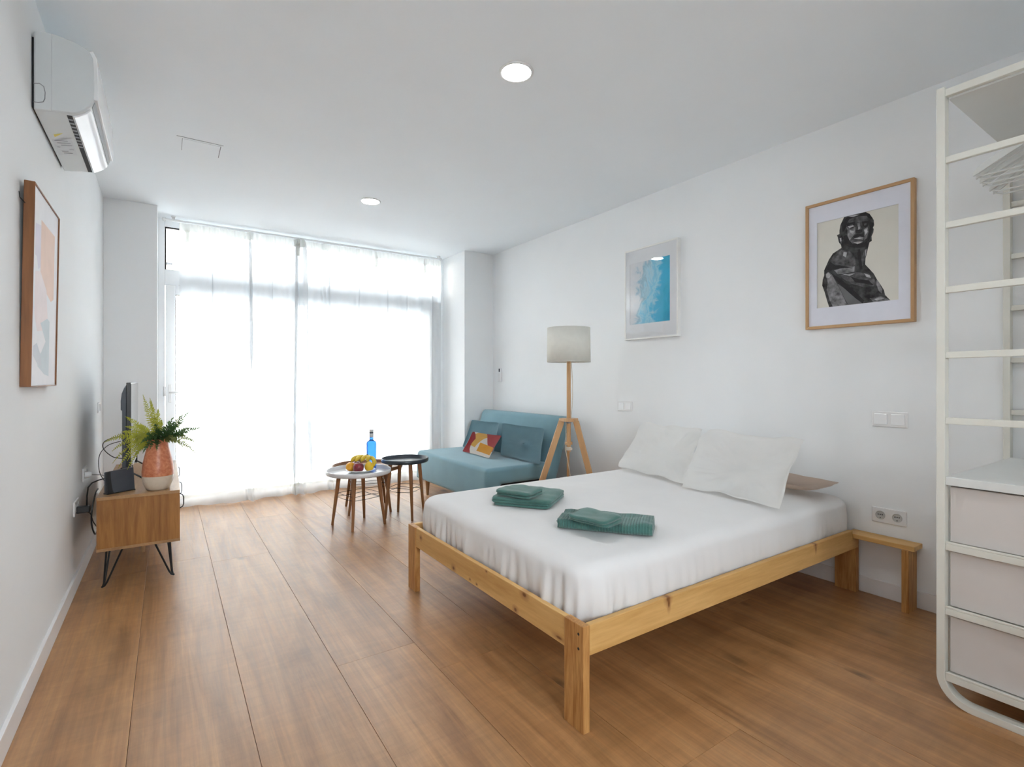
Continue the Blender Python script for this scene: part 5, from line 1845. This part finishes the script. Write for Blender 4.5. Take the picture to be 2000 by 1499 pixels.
# ------------------------------------------------------------------ open wardrobe unit at right
M['metal_w'] = mat('cream_white_metal', (0.70, 0.695, 0.635), 0.4, 0.02, 8)
M['board_w'] = mat('white_board', (0.70, 0.715, 0.70), 0.5, 0.015, 6)
M['drawer_w'] = mat('pale_grey_drawer', (0.64, 0.60, 0.575), 0.6, 0.015, 6)
WX0, WX1, WYF, WYN = 2.390, 3.285, 0.700, -0.20
wr = thing('open_wardrobe', 'tall open white metal wardrobe frame with drawers at the right edge', 'wardrobe', (2.83, 0.25, 0))
TW, TD = 0.026, 0.042     # tube face and depth


def loop_frame(xa, xb, hgt, nm):
    """flat bar bent into a U: up one side, rounded foot corners, along the floor"""
    R_ = 0.105
    outer = [(WYF, hgt)]
    inner = [(WYF - TW, hgt)]
    for k in range(13):
        a = PI / 2 * k / 12
        outer.append((WYF - R_ + R_ * math.cos(a), R_ - R_ * math.sin(a)))
        r2 = R_ - TW
        inner.append((WYF - R_ + r2 * math.cos(a), R_ - r2 * math.sin(a)))
    for k in range(13):
        a = PI / 2 * k / 12
        outer.append((WYN + R_ - R_ * math.sin(a), R_ - R_ * math.cos(a)))
        r2 = R_ - TW
        inner.append((WYN + R_ - r2 * math.sin(a), R_ - r2 * math.cos(a)))
    outer.append((WYN, hgt))
    inner.append((WYN + TW, hgt))
    n = len(outer)
    vs, fs = [], []
    for (a, b_) in zip(outer, inner):
        vs += [(xa, a[0], a[1]), (xb, a[0], a[1]), (xb, b_[0], b_[1]), (xa, b_[0], b_[1])]
    for i in range(n - 1):
        for q in range(4):
            q2 = (q + 1) % 4
            fs.append((i * 4 + q, i * 4 + q2, i * 4 + 4 + q2, i * 4 + 4 + q))
    fs += [(0, 1, 2, 3), tuple((n - 1) * 4 + q for q in (3, 2, 1, 0))]
    part(nm, MB().add(vs, fs), M['metal_w'], wr, bevel=0.002)


loop_frame(WX0, WX0 + TD, 2.290, 'front_frame')
loop_frame(WX1 - TD, WX1, 2.290, 'rear_frame')
for z in (1.050, 1.2935, 1.5355, 1.7755, 2.018):
    part('rung', MB().box(WX0 + 0.004, WX0 + 0.024, WYN + TW, WYF - TW, z - 0.012, z + 0.012), M['metal_w'], wr, bevel=0.002)
    part('rung', MB().box(WX1 - 0.034, WX1 - 0.010, WYN + TW, WYF - TW, z - 0.012, z + 0.012), M['metal_w'], wr, bevel=0.002)
part('top_rail', MB().box(WX0 + 0.002, WX0 + 0.024, WYN + TW, WYF - TW, 2.253, 2.280), M['metal_w'], wr, bevel=0.002)
part('top_shelf', MB().box(WX0 + 0.024, WX1 - TD, WYN + TW, WYF - TW - 0.004, 2.246, 2.262), M['board_w'], wr, bevel=0.001, seg=1)
part('worktop', MB().box(WX0 + 0.006, WX1 - TD, WYN + TW, WYF - TW, 0.811, 0.842), M['board_w'], wr, bevel=0.002)
for zt_, zb_ in ((0.806, 0.599), (0.566, 0.360), (0.323, 0.115)):
    dw = part('drawer', MB().box(WX0 + 0.030, WX0 + 0.044, WYN + TW + 0.006, WYF - TW - 0.007, zb_, zt_ - 0.003), M['drawer_w'], wr, bevel=0.002)
    part('drawer_box', MB().box(WX0 + 0.044, WX0 + 0.50, WYF - TW - 0.022, WYF - TW - 0.012, zb_, zt_ - 0.02).box(WX0 + 0.044, WX0 + 0.50, WYN + TW + 0.012, WYN + TW + 0.022, zb_, zt_ - 0.02).box(WX0 + 0.044, WX0 + 0.50, WYN + TW + 0.022, WYF - TW - 0.022, zb_, zb_ + 0.006), M['drawer_w'], dw)
    part('drawer_shelf', MB().box(WX0 + 0.003, WX1 - TD, WYN + TW, WYF - TW, zb_ - 0.029, zb_ - 0.004).box(WX0 + 0.003, WX0 + 0.010, WYN + TW, WYF - TW, zb_ - 0.004, zb_ + 0.004), M['metal_w'], wr, bevel=0.002)
part('end_panel', MB().box(WX0 + TD, WX1 - TD, WYF - TW - 0.006, WYF - TW - 0.001, 0.095, 0.811), M['board_w'], wr)
part('hanging_rail', MB().tube([(WX0 + 0.024, 0.405, 2.205), (WX1 - TD, 0.405, 2.205)], 0.010, 10), M['metal_w'], wr, smooth=True)
part('rail_bracket', MB().box(2.50, 2.516, 0.397, 0.413, 2.205, 2.246).box(3.14, 3.156, 0.397, 0.413, 2.205, 2.246), M['metal_w'], wr)

M['hanger'] = mat('white_plastic_hanger', (0.66, 0.67, 0.65), 0.4, 0.03, 10)


def hanger(x, lean, drop, wid, label):
    """arms run along y below the rail"""
    t = thing('clothes_hanger', label, 'hanger', (x, 0.405, 2.215), 'white hangers bunched on the wardrobe rail')
    yc = 0.405
    zt_ = 2.215
    hook = [(x, yc + 0.018 * math.sin(a), zt_ - 0.0 + 0.0195 * math.cos(a) - 0.0065) for a in [PI * 0.55 - PI * 1.4 * k / 10 for k in range(11)]]
    hook = hook[::1] + [(x, yc, zt_ - 0.045), (x, yc, zt_ - 0.07)]
    part('hook', MB().tube(hook, 0.0026, 6), M['grey'], t, smooth=True)
    z1 = zt_ - 0.07
    tip = zt_ - drop
    arm = [(x, yc, z1)] + [(x + lean * q, yc + wid * q, z1 - (z1 - tip) * (q ** 1.15)) for q in (0.25, 0.5, 0.75, 0.93)] + [(x + lean, yc + wid, tip - 0.006)]
    arm2 = [(p[0] - 2 * (p[0] - x), 2 * yc - p[1], p[2]) for p in arm]
    path = arm[::-1] + arm2[1:]
    body = MB()
    # flat shoulder bar, taller than thick
    n = len(path)
    vs, fs = [], []
    for i, p in enumerate(path):
        hh = 0.030 if 0 < i < n - 1 else 0.012
        for dx_, dz_ in ((-0.006, -hh / 2), (0.006, -hh / 2), (0.006, hh / 2), (-0.006, hh / 2)):
            vs.append((p[0] + dx_, p[1], p[2] + dz_))
    for i in range(n - 1):
        for q in range(4):
            q2 = (q + 1) % 4
            fs.append((i * 4 + q, i * 4 + q2, i * 4 + 4 + q2, i * 4 + 4 + q))
    fs += [(0, 1, 2, 3), tuple((n - 1) * 4 + q for q in (3, 2, 1, 0))]
    part('shoulder_bar', body.add(vs, fs), M['hanger'], t, bevel=0.002)
    part('trouser_bar', MB().tube([(arm[-1][0], arm[-1][1] - 0.004, tip - 0.006), (arm[-1][0] - lean * 0.15, arm[-1][1] - 0.03, tip - 0.018), (arm2[-1][0] + lean * 0.15, arm2[-1][1] + 0.03, tip - 0.018), (arm2[-1][0], arm2[-1][1] + 0.004, tip - 0.006)], 0.0035, 6), M['hanger'], t, smooth=True)


HL = '%s white plastic hanger from the room side, in the bunch under the wardrobe shelf'
for n_, (x, lean, drop, wid) in zip(('first', 'second', 'third', 'fourth', 'fifth', 'sixth'),
                                    ((2.655, 0.012, 0.190, 0.258), (2.700, -0.004, 0.196, 0.256), (2.735, 0.004, 0.205, 0.255), (2.770, -0.008, 0.212, 0.252), (2.815, 0.006, 0.222, 0.244), (2.850, 0.0, 0.230, 0.240))):
    hanger(x, lean, drop, wid, HL % n_)
